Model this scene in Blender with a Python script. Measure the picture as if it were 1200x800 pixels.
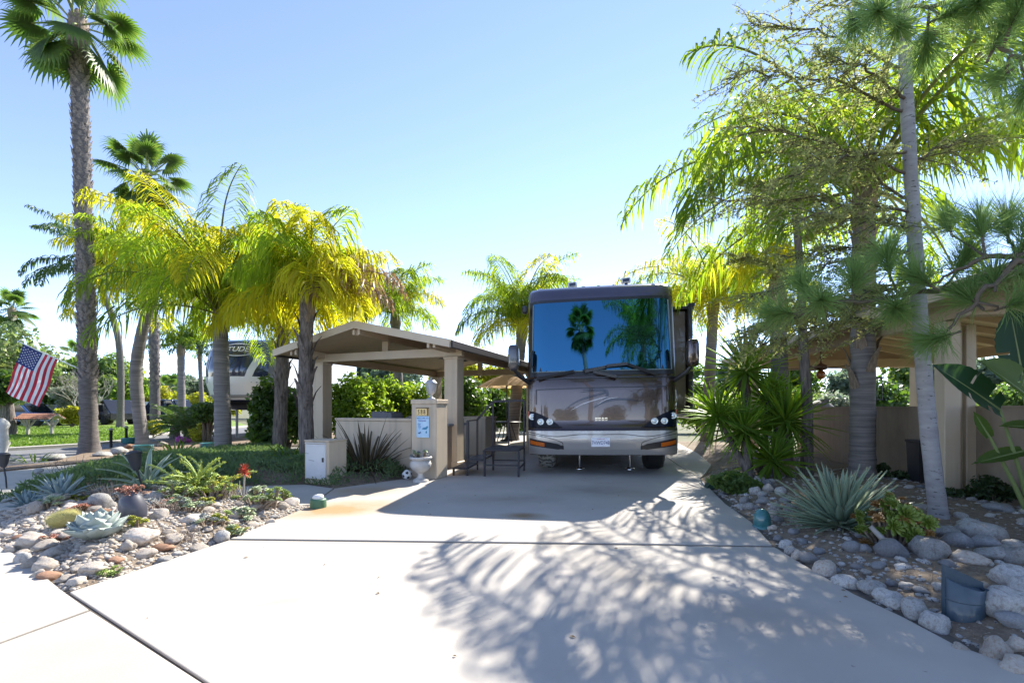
import bpy, math, random
from mathutils import Vector, Matrix, Euler
import mathutils.noise as mn
for o in list(bpy.data.objects): bpy.data.objects.remove(o)
SC = bpy.context.scene
COL = SC.collection
rad = math.radians
# ---------------------------------------------------------------- camera
EYE, FPX, YAW = 1.23, 533.0, 0.1527
cam = bpy.data.objects.new('camera', bpy.data.cameras.new('camera'))
COL.objects.link(cam); SC.camera = cam
cam.location = (0, 0, EYE); cam.rotation_euler = (rad(90), 0, YAW)
cam.data.sensor_width = 36; cam.data.lens = 36*FPX/1200
cam.data.shift_y = 78/1200; cam.data.clip_end = 3000; cam.data.clip_start = .05
# ---------------------------------------------------------------- sky and sun
SUN_EL, SUN_AZ = rad(40.5), rad(20.3)          # sun stands ahead of the camera, a little right of the driveway axis
w = bpy.data.worlds.new('World'); SC.world = w; w.use_nodes = True
nt = w.node_tree
sky = nt.nodes.new('ShaderNodeTexSky'); sky.sky_type = 'NISHITA'; sky.sun_disc = False
sky.sun_elevation = SUN_EL; sky.sun_rotation = SUN_AZ
sky.air_density = .6; sky.dust_density = 0; sky.ozone_density = 2.2; sky.altitude = 300
bg = nt.nodes['Background']; bg.inputs[1].default_value = .135
tint = nt.nodes.new('ShaderNodeMix'); tint.data_type = 'RGBA'; tint.blend_type = 'MULTIPLY'; tint.inputs[0].default_value = 1
tint.inputs[7].default_value = (1.13, .965, .92, 1)      # white balance of the photograph
nt.links.new(sky.outputs[0], tint.inputs[6]); nt.links.new(tint.outputs[2], bg.inputs[0])
sl = bpy.data.lights.new('sun', 'SUN'); sl.energy = 3.4; sl.angle = rad(.5); sl.color = (1, .94, .84)
so = bpy.data.objects.new('sun', sl); COL.objects.link(so)
SD = Vector((math.sin(SUN_AZ)*math.cos(SUN_EL), math.cos(SUN_AZ)*math.cos(SUN_EL), math.sin(SUN_EL)))
so.rotation_euler = SD.to_track_quat('Z', 'Y').to_euler(); so.location = (0, 0, 30)
SC.view_settings.view_transform = 'Standard'; SC.view_settings.look = 'None'
SC.view_settings.exposure = 1.84; SC.view_settings.gamma = 1
SC.cycles.max_bounces = 8; SC.cycles.transparent_max_bounces = 8
# ---------------------------------------------------------------- measured places
FW = Vector((-math.sin(YAW), math.cos(YAW), 0)); RT = Vector((math.cos(YAW), math.sin(YAW), 0))
def P3(u, v, d):                                # point at distance d in front of the camera
    return FW*d + RT*((u-600)*d/FPX) + Vector((0, 0, EYE-(v-478)*d/FPX))
def G(u, v, z=0.0):                             # point on the ground (height z)
    p = P3(u, v, FPX*(EYE-z)/(v-478)); p.z = z
    return p
def GD(u, d, z=0.0):
    p = P3(u, 478, d); p.z = z
    return p
def px2m(px, d): return px*d/FPX
# ---------------------------------------------------------------- mesh helper
class MB:
    def __init__(s): s.v=[]; s.f=[]; s.sm=[]; s.mi=[]
    def add(s, vs, fs, smooth=False, mi=0):
        b=len(s.v); s.v.extend([tuple(p) for p in vs])
        for f in fs: s.f.append([i+b for i in f]); s.sm.append(smooth); s.mi.append(mi)
    def box(s, c, d, rot=None, mi=0, bev=0):
        x,y,z=d[0]/2,d[1]/2,d[2]/2
        if bev:
            vs=[];fs=[];b=bev
            import itertools
            idx={}
            for sx in(-1,1):
                for sy in(-1,1):
                    for sz in(-1,1):
                        for a in range(3):
                            q=[sx*(x-b),sy*(y-b),sz*(z-b)]; q[a]=(sx*x,sy*y,sz*z)[a]
                            idx[(sx,sy,sz,a)]=len(vs); vs.append(Vector(q))
            for a in range(3):
                o=[k for k in range(3) if k!=a]
                for sg in(-1,1):
                    fc=[]
                    for (p,q) in((-1,-1),(1,-1),(1,1),(-1,1)):
                        t=[0,0,0]; t[a]=sg; t[o[0]]=p; t[o[1]]=q; fc.append(idx[(*t,a)])
                    if (sg<0)!=(a==1): fc.reverse()
                    fs.append(fc)
                for p in(-1,1):
                    for q in(-1,1):
                        t0=[0,0,0];t1=[0,0,0]; t0[a]=-1;t1[a]=1
                        for t in(t0,t1): t[o[0]]=p; t[o[1]]=q
                        fs.append([idx[(*t0,o[0])],idx[(*t1,o[0])],idx[(*t1,o[1])],idx[(*t0,o[1])]])
            for sx in(-1,1):
                for sy in(-1,1):
                    for sz in(-1,1): fs.append([idx[(sx,sy,sz,a)] for a in range(3)])
        else:
            vs=[Vector((i,j,k)) for i in(-x,x) for j in(-y,y) for k in(-z,z)]
            fs=[(0,1,3,2),(4,6,7,5),(0,4,5,1),(2,3,7,6),(0,2,6,4),(1,5,7,3)]
        if rot is not None: vs=[rot@p for p in vs]
        c=Vector(c); s.add([p+c for p in vs],fs,False,mi)
    def hexa(s, b, t, mi=0):                    # bottom 4 points, top 4 points (same order)
        s.add(list(b)+list(t),[(3,2,1,0),(4,5,6,7),(0,1,5,4),(1,2,6,5),(2,3,7,6),(3,0,4,7)],False,mi)
    def beam(s, a, b, w, h, mi=0):              # rectangular bar, h measured in the vertical plane
        a=Vector(a);b=Vector(b);d=(b-a).normalized(); up=Vector((0,0,1))
        if abs(d.z)>.95: up=Vector((0,1,0))
        sd=d.cross(up).normalized()*(w/2); n=sd.cross(d).normalized()*(h/2)
        if n.z<0 and abs(d.z)<=.95: n=-n
        s.hexa([a-sd-n,a+sd-n,b+sd-n,b-sd-n],[a-sd+n,a+sd+n,b+sd+n,b-sd+n],mi)
    def tube(s, pts, r, n=8, cap=True, smooth=True, mi=0, jit=0, rng=None, flat=1):
        pts=[Vector(p) for p in pts]; k=len(pts)
        rs=r if isinstance(r,(list,tuple)) else [r]*k
        vs=[];fs=[]; t0=(pts[1]-pts[0]).normalized()
        a=t0.orthogonal().normalized()
        for i,p in enumerate(pts):
            t=(pts[min(i+1,k-1)]-pts[max(i-1,0)]).normalized()
            a=(a-t*a.dot(t)).normalized(); b=t.cross(a)
            for j in range(n):
                an=2*math.pi*j/n; q=rs[i]*(1+(rng.uniform(-jit,jit) if jit else 0))
                vs.append(p+(a*math.cos(an)+b*math.sin(an)*flat)*q)
        for i in range(k-1):
            for j in range(n):
                j2=(j+1)%n; fs.append((i*n+j,i*n+j2,(i+1)*n+j2,(i+1)*n+j))
        s.add(vs,fs,smooth,mi)
        if cap:
            s.add(vs[:n],[list(range(n))[::-1]],False,mi); s.add(vs[-n:],[list(range(n))],False,mi)
    def lathe(s, prof, n=20, o=(0,0,0), smooth=True, mi=0, rot=None, flute=0):
        vs=[];fs=[];o=Vector(o)
        for r,z in prof:
            for j in range(n):
                an=2*math.pi*j/n; q=r*(1+(flute*(j%2) if flute else 0))
                p=Vector((q*math.cos(an),q*math.sin(an),z))
                if rot is not None: p=rot@p
                vs.append(p+o)
        k=len(prof)
        for i in range(k-1):
            for j in range(n):
                j2=(j+1)%n; fs.append((i*n+j,i*n+j2,(i+1)*n+j2,(i+1)*n+j))
        s.add(vs,fs,smooth,mi)
        s.add(vs[:n],[list(range(n))[::-1]],False,mi); s.add(vs[-n:],[list(range(n))],False,mi)
    def prism(s, poly, z0, z1, mi=0):
        n=len(poly); poly=[Vector((p[0],p[1],0)) for p in poly]
        ar=sum(poly[i].x*poly[(i+1)%n].y-poly[(i+1)%n].x*poly[i].y for i in range(n))
        if ar<0: poly.reverse()
        vs=[(p.x,p.y,z0) for p in poly]+[(p.x,p.y,z1) for p in poly]
        fs=[list(range(n))[::-1],list(range(n,2*n))]+[(i,(i+1)%n,n+(i+1)%n,n+i) for i in range(n)]
        s.add(vs,fs,False,mi)
    def ribbon(s, pts, ws, side, mi=0, smooth=True, fold=0):   # flat strip along pts; side: vector(s)
        pts=[Vector(p) for p in pts]; vs=[];fs=[]; k=len(pts)
        for i,p in enumerate(pts):
            sd=Vector(side[i] if isinstance(side,list) else side).normalized()*ws[i]/2
            if fold:
                t=(pts[min(i+1,k-1)]-pts[max(i-1,0)]).normalized(); nn=sd.normalized().cross(t)*fold*ws[i]
                vs+= [p-sd+nn,p,p+sd+nn]
            else: vs+= [p-sd,p+sd]
        m=3 if fold else 2
        for i in range(k-1):
            for j in range(m-1): fs.append((i*m+j,i*m+j+1,(i+1)*m+j+1,(i+1)*m+j))
        s.add(vs,fs,smooth,mi)
    def ball(s, c, r, nu=12, nv=8, mi=0, smooth=True, f=None):
        c=Vector(c); r=Vector(r) if hasattr(r,'__len__') else Vector((r,r,r))
        vs=[];fs=[]
        for i in range(nv+1):
            th=math.pi*i/nv
            for j in range(nu):
                ph=2*math.pi*j/nu
                p=Vector((math.sin(th)*math.cos(ph),math.sin(th)*math.sin(ph),math.cos(th)))
                k=f(p) if f else 1
                vs.append(c+Vector((p.x*r.x,p.y*r.y,p.z*r.z))*k)
        for i in range(nv):
            for j in range(nu):
                j2=(j+1)%nu; fs.append((i*nu+j,(i+1)*nu+j,(i+1)*nu+j2,i*nu+j2))
        s.add(vs,fs,smooth,mi)
    def mesh(s, name, mats, off=None):
        me=bpy.data.meshes.new(name)
        vs=s.v
        if off is not None: ox,oy,oz=off; vs=[(x-ox,y-oy,z-oz) for x,y,z in vs]
        me.from_pydata(vs,[],s.f)
        me.polygons.foreach_set('use_smooth',s.sm); me.polygons.foreach_set('material_index',s.mi)
        for m in (mats if isinstance(mats,(list,tuple)) else [mats]): me.materials.append(m)
        me.update(); return me
    def build(s, name, mats, parent=None, off=None, loc=None):
        if parent is not None and off is None: off=None
        o=bpy.data.objects.new(name,s.mesh(name,mats,off)); COL.objects.link(o)
        if parent is not None: o.parent=parent
        if loc is not None: o.location=loc
        return o
def tag(o,label=None,cat=None,group=None,kind=None):
    if label: o['label']=label
    if cat: o['category']=cat
    if group: o['group']=group
    if kind: o['kind']=kind
    return o
def thing(name,label,cat,loc=(0,0,0),rotz=0,group=None):
    o=bpy.data.objects.new(name,None); COL.objects.link(o); o.empty_display_size=.1
    o.location=loc; o.rotation_euler=(0,0,rotz); return tag(o,label,cat,group)
def inst(name,me,parent=None,loc=(0,0,0),rot=(0,0,0),scale=1):
    o=bpy.data.objects.new(name,me); COL.objects.link(o)
    if parent is not None: o.parent=parent
    o.location=loc; o.rotation_euler=rot; o.scale=(scale,)*3 if not hasattr(scale,'__len__') else scale
    return o
def text(name,s,size,mat,parent,loc,rot=(math.pi/2,0,0),ext=.002,shear=0,align='CENTER',xs=1):
    c=bpy.data.curves.new('lettering','FONT'); c.body=s; c.size=size; c.extrude=ext; c.align_x=align; c.align_y='CENTER'; c.shear=shear
    c.resolution_u=3
    o=bpy.data.objects.new('lettering_source',c); COL.objects.link(o)
    me=bpy.data.meshes.new_from_object(o.evaluated_get(bpy.context.evaluated_depsgraph_get()))
    bpy.data.objects.remove(o); bpy.data.curves.remove(c)
    me.materials.clear(); me.materials.append(mat)
    return inst(name,me,parent,loc,rot,(xs,1,1))
# ---------------------------------------------------------------- materials
def _m(name):
    m=bpy.data.materials.new(name); m.use_nodes=True
    return m,m.node_tree.nodes,m.node_tree.links,m.node_tree.nodes['Principled BSDF']
def M(name,col,col2=None,rough=.6,scale=6,bump=0,bscale=40,metal=0,spec=.5,coat=0,stretch=None,detail=6,lo=.35,hi=.65,
      rand=0,col3=None,scale3=1.2,lo3=.5,hi3=.7,spot=None,spot_scale=90,spot_at=.62,streak=None,stains=()):
    m,n,l,b=_m(name)
    b.inputs['Roughness'].default_value=rough; b.inputs['Metallic'].default_value=metal
    b.inputs['Specular IOR Level'].default_value=spec
    if coat: b.inputs['Coat Weight'].default_value=coat; b.inputs['Coat Roughness'].default_value=.03
    tc=n.new('ShaderNodeTexCoord'); vec=tc.outputs['Object']
    if stretch:
        mp=n.new('ShaderNodeMapping'); mp.inputs['Scale'].default_value=stretch; l.new(vec,mp.inputs[0]); vec=mp.outputs[0]
    def noise(sc,de=detail):
        t=n.new('ShaderNodeTexNoise'); t.inputs['Scale'].default_value=sc; t.inputs['Detail'].default_value=de
        t.inputs['Roughness'].default_value=.6; l.new(vec,t.inputs['Vector']); return t.outputs['Fac']
    def ramp(f,a,c):
        r=n.new('ShaderNodeMapRange'); r.inputs[1].default_value=a; r.inputs[2].default_value=c; l.new(f,r.inputs[0]); return r.outputs[0]
    def mix(f,a,c):
        x=n.new('ShaderNodeMix'); x.data_type='RGBA'; l.new(f,x.inputs[0])
        for k,q in ((6,a),(7,c)):
            if isinstance(q,tuple): x.inputs[k].default_value=(*q,1)
            else: l.new(q,x.inputs[k])
        return x.outputs[2]
    out=col
    if col2: out=mix(ramp(noise(scale),lo,hi),col,col2)
    if col3: out=mix(ramp(noise(scale3,3),lo3,hi3),out,col3)
    if spot: out=mix(ramp(noise(spot_scale,2),spot_at,spot_at+.05),out,spot)
    if streak:
        mp2=n.new('ShaderNodeMapping'); mp2.inputs['Scale'].default_value=(5,5,.35); l.new(tc.outputs['Object'],mp2.inputs[0])
        t2=n.new('ShaderNodeTexNoise'); t2.inputs['Scale'].default_value=1.6; t2.inputs['Detail'].default_value=5; l.new(mp2.outputs[0],t2.inputs['Vector'])
        out=mix(ramp(t2.outputs['Fac'],.5,.82),out,streak)
    for (cx,cy,rx,ry,ang,sc_,amt) in stains:
        mp3=n.new('ShaderNodeMapping'); mp3.vector_type='TEXTURE'; mp3.inputs['Location'].default_value=(cx,cy,0); mp3.inputs['Rotation'].default_value=(0,0,ang); mp3.inputs['Scale'].default_value=(rx,ry,1); l.new(tc.outputs['Object'],mp3.inputs[0])
        gt=n.new('ShaderNodeTexGradient'); gt.gradient_type='SPHERICAL'; l.new(mp3.outputs[0],gt.inputs[0])
        ml=n.new('ShaderNodeMath'); ml.operation='MULTIPLY'; l.new(gt.outputs['Fac'],ml.inputs[0]); l.new(noise(2.5,6),ml.inputs[1])
        m2=n.new('ShaderNodeMath'); m2.operation='MULTIPLY'; m2.use_clamp=True; l.new(ml.outputs[0],m2.inputs[0]); m2.inputs[1].default_value=amt
        out=mix(m2.outputs[0],out,sc_)
    if rand:
        oi=n.new('ShaderNodeObjectInfo'); h=n.new('ShaderNodeHueSaturation')
        r=n.new('ShaderNodeMapRange'); r.inputs[3].default_value=1-rand; r.inputs[4].default_value=1+rand
        l.new(oi.outputs['Random'],r.inputs[0]); l.new(r.outputs[0],h.inputs['Value'])
        if isinstance(out,tuple): h.inputs['Color'].default_value=(*out,1)
        else: l.new(out,h.inputs['Color'])
        out=h.outputs[0]
    if isinstance(out,tuple): b.inputs['Base Color'].default_value=(*out,1)
    else: l.new(out,b.inputs['Base Color'])
    if bump:
        bp=n.new('ShaderNodeBump'); bp.inputs['Strength'].default_value=bump; bp.inputs['Distance'].default_value=.02
        l.new(noise(bscale,8),bp.inputs['Height']); l.new(bp.outputs[0],b.inputs['Normal'])
    return m
def LEAF(name,a,b_,tcol,trans=.5,rough=.45,spec=.4,c3=None):
    m,n,l,b=_m(name); b.inputs['Roughness'].default_value=rough; b.inputs['Specular IOR Level'].default_value=spec
    g=n.new('ShaderNodeNewGeometry'); oi=n.new('ShaderNodeObjectInfo')
    x=n.new('ShaderNodeMix'); x.data_type='RGBA'; x.inputs[6].default_value=(*a,1); x.inputs[7].default_value=(*b_,1)
    l.new(g.outputs['Random Per Island'],x.inputs[0])
    t=n.new('ShaderNodeBsdfTranslucent'); mx=n.new('ShaderNodeMixShader'); mx.inputs[0].default_value=trans
    hs=n.new('ShaderNodeMix'); hs.data_type='RGBA'
    hs.inputs[6].default_value=(*tcol,1); hs.inputs[7].default_value=(*[min(1,c*f) for c,f in zip(tcol,(.55,.8,.8))],1)
    l.new(g.outputs['Random Per Island'],hs.inputs[0]); l.new(hs.outputs[2],t.inputs[0])
    l.new(x.outputs[2],b.inputs['Base Color'])
    l.new(b.outputs[0],mx.inputs[1]); l.new(t.outputs[0],mx.inputs[2]); l.new(mx.outputs[0],n['Material Output'].inputs[0])
    return m
def FLAT(name,col,rough=.5,metal=0,spec=.5,coat=0,emit=0,alpha=1,trans=0):
    m,n,l,b=_m(name); b.inputs['Base Color'].default_value=(*col,1); b.inputs['Roughness'].default_value=rough
    b.inputs['Metallic'].default_value=metal; b.inputs['Specular IOR Level'].default_value=spec
    b.inputs['Transmission Weight'].default_value=trans
    if coat: b.inputs['Coat Weight'].default_value=coat; b.inputs['Coat Roughness'].default_value=.02
    return m
X={}
_g=lambda u,v:(G(u,v).x,G(u,v).y)
STN=[(*_g(395,596),.9,.55,.5,(.36,.22,.10),2.6),(*_g(430,575),.8,.5,.2,(.38,.27,.16),1.6),(*_g(614,604),.35,.2,0,(.27,.18,.10),2.2),(*_g(590,585),.9,.5,.3,(.28,.24,.20),1.4),(*_g(330,705),.5,.16,.6,(.36,.32,.28),1.5),(*_g(860,720),.7,.4,.2,(.33,.29,.25),1.3),(*_g(700,575),1.1,.6,0,(.27,.24,.21),1.5)]
X['concrete']=M('concrete',(.46,.425,.375),(.40,.365,.325),rough=.85,scale=1.1,bump=.12,bscale=120,col3=(.40,.325,.235),scale3=.42,lo3=.52,hi3=.85,spot=(.24,.21,.18),spot_scale=16,spot_at=.735,stains=STN)
X['concrete_old']=M('concrete_old',(.46,.43,.38),(.40,.375,.33),rough=.85,scale=2,bump=.15,bscale=140)
X['asphalt']=M('asphalt',(.17,.17,.175),(.13,.13,.135),rough=.9,scale=3,bump=.2,bscale=200)
X['soil']=M('soil',(.25,.195,.14),(.14,.105,.075),rough=.95,scale=14,bump=.6,bscale=60,spot=(.30,.25,.19),spot_scale=70,spot_at=.6)
X['earth']=M('earth',(.16,.15,.09),(.10,.11,.05),rough=.95,scale=.8,bump=.3,bscale=20)
X['mulch']=M('mulch',(.26,.19,.13),(.14,.10,.07),rough=.95,scale=20,bump=.7,bscale=60)
X['joint']=FLAT('joint',(.10,.085,.07),.9)
X['grass']=M('lawn_grass',(.13,.22,.025),(.19,.26,.04),rough=.8,scale=2.5,bump=.5,bscale=90)
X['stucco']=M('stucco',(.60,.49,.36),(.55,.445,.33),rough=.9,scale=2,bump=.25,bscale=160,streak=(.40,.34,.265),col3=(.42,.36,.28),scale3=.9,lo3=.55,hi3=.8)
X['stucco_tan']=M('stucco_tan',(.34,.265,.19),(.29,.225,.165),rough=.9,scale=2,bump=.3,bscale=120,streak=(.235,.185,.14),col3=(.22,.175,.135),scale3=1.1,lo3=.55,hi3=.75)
X['paint_tan']=M('paint_tan',(.57,.46,.33),(.53,.43,.305),streak=(.42,.345,.255),rough=.55,scale=3,bump=.04,bscale=80)
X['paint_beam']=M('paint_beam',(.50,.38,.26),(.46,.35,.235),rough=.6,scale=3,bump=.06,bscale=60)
X['fascia']=M('fascia',(.57,.47,.34),(.53,.435,.315),rough=.5,scale=3)
X['roofing']=M('roofing',(.13,.12,.125),(.10,.09,.095),rough=.9,scale=20,bump=.4,bscale=120)
X['white_door']=M('white_door',(.66,.65,.64),(.6,.59,.58),rough=.5,scale=4)
X['granite']=M('granite',(.36,.35,.335),(.50,.485,.46),rough=.85,scale=9,bump=.5,bscale=35,rand=.38,spot=(.10,.10,.105),spot_scale=75,spot_at=.58,col3=(.25,.22,.19),scale3=4)
X['fieldstone']=M('fieldstone',(.46,.40,.33),(.56,.51,.45),rough=.9,scale=6,bump=.6,bscale=30,rand=.3,col3=(.36,.24,.16),scale3=5,lo3=.5,hi3=.72)
X['redstone']=M('redstone',(.30,.15,.09),(.36,.22,.14),rough=.9,scale=8,bump=.5,bscale=30,rand=.2)
X['darkstone']=M('darkstone',(.17,.172,.18),(.24,.242,.25),rough=.75,scale=8,bump=.4,bscale=30,rand=.25)
X['gravel']=M('gravel_stone',(.48,.43,.37),(.33,.29,.25),rough=.95,scale=12,bump=.4,bscale=60)
X['bark_grey']=M('bark_grey',(.20,.175,.165),(.10,.088,.085),rough=.95,scale=7,bump=1,bscale=22,stretch=(1,1,5))
X['bark_ring']=M('bark_ring',(.27,.245,.235),(.14,.128,.125),rough=.9,scale=3,bump=.8,bscale=9,stretch=(.5,.5,9))
X['bark_dark']=M('bark_dark',(.24,.20,.175),(.07,.058,.052),rough=.95,scale=6,bump=1,bscale=20,stretch=(4,4,.6))
X['bark_husk']=M('bark_husk',(.34,.27,.2),(.17,.125,.09),rough=.95,scale=10,bump=.8,bscale=25,stretch=(3,3,.6))
X['bark_white']=M('bark_white',(.36,.35,.35),(.26,.25,.255),rough=.8,scale=5,bump=.3,bscale=30,stretch=(1,1,3),spot=(.10,.095,.09),spot_scale=15,spot_at=.64)
X['twig']=M('twig',(.14,.11,.08),(.09,.07,.05),rough=.9,scale=20)
X['twig_pale']=M('twig_pale',(.36,.33,.30),(.26,.24,.22),rough=.9,scale=20)
X['black']=FLAT('black_metal',(.02,.02,.022),.45)
X['blackp']=FLAT('black_plastic',(.025,.025,.028),.35)
X['rubber']=FLAT('rubber',(.02,.02,.02),.8)
X['chrome']=FLAT('chrome',(.8,.8,.82),.12,1)
X['white']=FLAT('white_paint',(.78,.78,.78),.35)
X['teal']=M('teal_glaze',(.03,.13,.14),(.05,.19,.19),rough=.25,scale=6,coat=.5)
# ================================================================ ground
R=random.Random(7)
def CL(l,d,z=0): p=RT*l+FW*d; return Vector((p.x,p.y,z))
def inside(poly,x,y):
    c=False; n=len(poly); j=n-1
    for i in range(n):
        a=poly[i];b=poly[j]
        if (a.y>y)!=(b.y>y) and x<(b.x-a.x)*(y-a.y)/(b.y-a.y)+a.x: c=not c
        j=i
    return c
def edist(poly,x,y):
    m=1e9; n=len(poly)
    for i in range(n):
        a=poly[i];b=poly[(i+1)%n]; dx=b.x-a.x;dy=b.y-a.y; L=dx*dx+dy*dy or 1e-9
        t=max(0,min(1,((x-a.x)*dx+(y-a.y)*dy)/L)); q=(x-a.x-t*dx)**2+(y-a.y-t*dy)**2
        if q<m: m=q
    return math.sqrt(m)
def ground(name,poly,z,mat,thick=.1):
    m=MB(); m.prism(poly,z-thick,z); o=m.build(name,mat); tag(o,kind='structure'); return o
m=MB(); S=1500; m.add([(-S,-S,-.09),(S,-S,-.09),(S,S,-.09),(-S,S,-.09)],[(0,1,2,3)])
tag(m.build('ground',X['earth']),kind='structure')
# driveway: one piece of the setting, its cast slabs are parts, with open joints between them
ridge=Vector((math.sin(.206),math.cos(.206),0)); gx=Vector((ridge.y,-ridge.x,0))   # carport axes: away, right
PR=CL(-1.21,9.5); PL=PR-gx*3.48
wallR=CL(-1.86,8.4); wallL=wallR-gx*1.75
bedge=[(822,562),(850,590),(880,611),(907,641),(950,666),(1000,695),(1060,723),(1120,755),(1200,782)]
LJ=lambda l:CL(l, .87-(l-.5)*.6235)            # the long joint against the street, carried on past the camera
drive=thing('driveway',None,None); tag(drive,kind='structure')
def slab(poly):
    mm=MB(); mm.prism(poly,-.1,0); o=mm.build('slab',X['concrete'],drive)
    bv=o.modifiers.new('edge','BEVEL'); bv.width=.006; bv.segments=2; bv.limit_method='ANGLE'
    return o
jl,jr=(268,632.6),(908,640.6)
slab([G(81.5,693.2),G(*jl)]+[G(*jr)]+[G(*p) for p in bedge[4:]]+[CL(3.3,1.5),CL(4.6,.9),CL(6.5,.5),LJ(6.5),LJ(.5),G(247,801)])
slab([G(270,630.5),G(365,592),G(392,572),G(482,559.5),wallR-ridge*.02,wallL-ridge*.02,wallL+ridge*1.2,CL(-2.0,10.3),Vector((2.05,10.3,0)),Vector((2.05,8.45,0))]+[G(*p) for p in bedge[1:3]]+[G(905,638.2)])
a=CL(-2.0,10.312);b=Vector((2.05,10.312,0))
slab([a,b,Vector((2.2,14.3,0)),CL(-1.8,14.9)]); slab([CL(-1.8,14.912),Vector((2.2,14.312,0)),Vector((2.4,24,0)),Vector((-4,24,0))])
slab([CL(-2.012,10.3),wallL+ridge*1.2-Vector((.0,.01,0)),PL-gx*.5,PL-gx*.5+ridge*7,Vector((-4,24,0)),CL(-1.812,14.9)])
slab([Vector(q+(0,)) for q in((2.062,8.47),(2.27,8.95),(2.77,10.4),(3.12,13),(3.42,18),(2.36,18),(2.212,14.3),(2.062,10.3))])
# street-side slabs at the lower left
k0=G(78,695);k1=G(104,713.5); far=CL(-9,1.2)
slab([k0,k1,G(0,751.5),G(-300,861),far,CL(-9,4.2),G(-70,624),G(0,640),G(30,655),G(60,681)])
slab([G(106,715),G(243,803),LJ(.5)+CL(-.015,-.015),LJ(6.5)+CL(-.015,-.015),CL(6.5,-8),CL(-9,-8),CL(-9,1.18),G(-300,863),G(0,753.5)])
mm=MB(); mm.prism([CL(-4,-2),CL(5,-2),CL(3.4,4.6),CL(2.8,8),CL(-1.3,8),CL(-2.6,4.5),CL(-2.9,3.2),CL(-4,2.6)],-.085,-.012); tag(mm.build('joint_filler',X['joint'],drive),kind='stuff')
# narrow garden path behind the rock bed, concrete apron and street on the left, lawn beyond
def path(name,pts,z,mat,th=.1): return ground(name,[G(*p) if not isinstance(p,Vector) else p for p in pts],z,mat,th)
path('garden_path',[(-120,616),(0,603),(60,593),(110,584),(200,584.5),(300,586),(350,591),(364,590.5),(390,571.5),(357,567),(290,569),(200,573),(130,577),(60,583),(-120,600)],-.006,X['concrete_old'])
path('concrete_apron',[(-300,618),(-120,599.5),(0,588),(40,574),(100,558),(180,543),(270,531.5),(330,529),(480,525),(480,521),(330,523.5),(270,526),(180,533),(120,540),(60,546),(0,552),(-300,575)],-.012,X['concrete_old'])
path('street',[(-400,585),(0,546),(60,541),(95,531),(130,524),(190,515),(290,506),(290,500),(190,509),(150,517),(95,522),(10,527),(-400,549)],-.03,X['asphalt'],.05)
kb=[(-400,548),(10,526.6),(95,521.6),(150,516.6),(190,508.7),(290,499.8)]
ground('kerb',[G(*p) for p in kb]+[G(p[0],p[1]-.9) for p in kb[::-1]],.05,X['concrete_old'],.15)
lw=[G(u,v-1) for u,v in kb]
ground('lawn',lw+[GD(260,60),GD(-700,60)],.03,X['grass'],.1)
path('mulch_bed',[(-40,551),(0,551.5),(60,545.5),(120,539.5),(180,532.5),(270,525.5),(330,523),(480,520.5),(480,507),(290,507),(190,516),(130,525),(95,532),(60,542),(0,547)],.012,X['mulch'],.1)
# planting beds: soil with a low crown
bedL=[G(*p) for p in [(81,693),(60,680),(30,654),(0,639),(-70,623),(-70,610),(0,603.5),(60,593.5),(110,584.5),(200,585),(300,586.5),(350,591.5),(365,592),(268,632)]]
bedR=[G(*p) for p in bedge]+[CL(3.3,1.5),CL(4.6,.9),Vector((6.2,.6,0)),Vector((5.3,5,0)),Vector((5.65,9,0)),Vector((6.1,14.5,0)),Vector((3.45,18,0)),Vector((3.15,13,0)),Vector((2.8,10.4,0)),Vector((2.3,8.95,0))]
bedG=[G(*p) for p in [(-60,590),(0,586.5),(60,582.5),(130,576.5),(200,572.5),(290,568.5),(357,566.5),(392,570.5)]]+[wallR-ridge*.6,wallR-ridge*.02,wallL,PL-gx*.6]+[G(*p) for p in [(330,529.5),(270,532),(180,543.5),(100,558.5),(40,574.5),(0,588.5)]]
def zL(x,y): return -.02+min(.20,edist(bedL,x,y)*.32)+.03*mn.noise((x*2.2,y*2.2,0)) if inside(bedL,x,y) else -.03
def zR(x,y): return -.03+min(.13,edist(bedR,x,y)*.25)+.03*mn.noise((x*2,y*2,3)) if inside(bedR,x,y) else -.04
def zG(x,y): return -.02+min(.12,edist(bedG,x,y)*.3)+.02*mn.noise((x*2,y*2,3)) if inside(bedG,x,y) else -.04
def bed(name,poly,zf,res,mat):
    xs=[p.x for p in poly];ys=[p.y for p in poly]; x0,y0=min(xs)-res,min(ys)-res
    nx=int((max(xs)-x0)/res)+2; ny=int((max(ys)-y0)/res)+2; mm=MB(); vs=[];fs=[];idx={}
    keep=set()
    for i in range(nx):
        for j in range(ny):
            if inside(poly,x0+(i+.5)*res,y0+(j+.5)*res) or edist(poly,x0+(i+.5)*res,y0+(j+.5)*res)<res*1.1: keep.add((i,j))
    for (i,j) in keep:
        f=[]
        for a,b in((0,0),(1,0),(1,1),(0,1)):
            k=(i+a,j+b)
            if k not in idx: idx[k]=len(vs); x=x0+k[0]*res;y=y0+k[1]*res; vs.append((x,y,zf(x,y)))
            f.append(idx[k])
        fs.append(f)
    mm.add(vs,fs,True); tag(mm.build(name,mat),kind='structure')
bed('rock_bed_soil',bedL,zL,.07,X['soil']); bed('planting_bed_soil',bedR,zR,.09,X['soil']); bed('groundcover_bed_soil',bedG,zG,.15,X['soil'])
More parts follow.
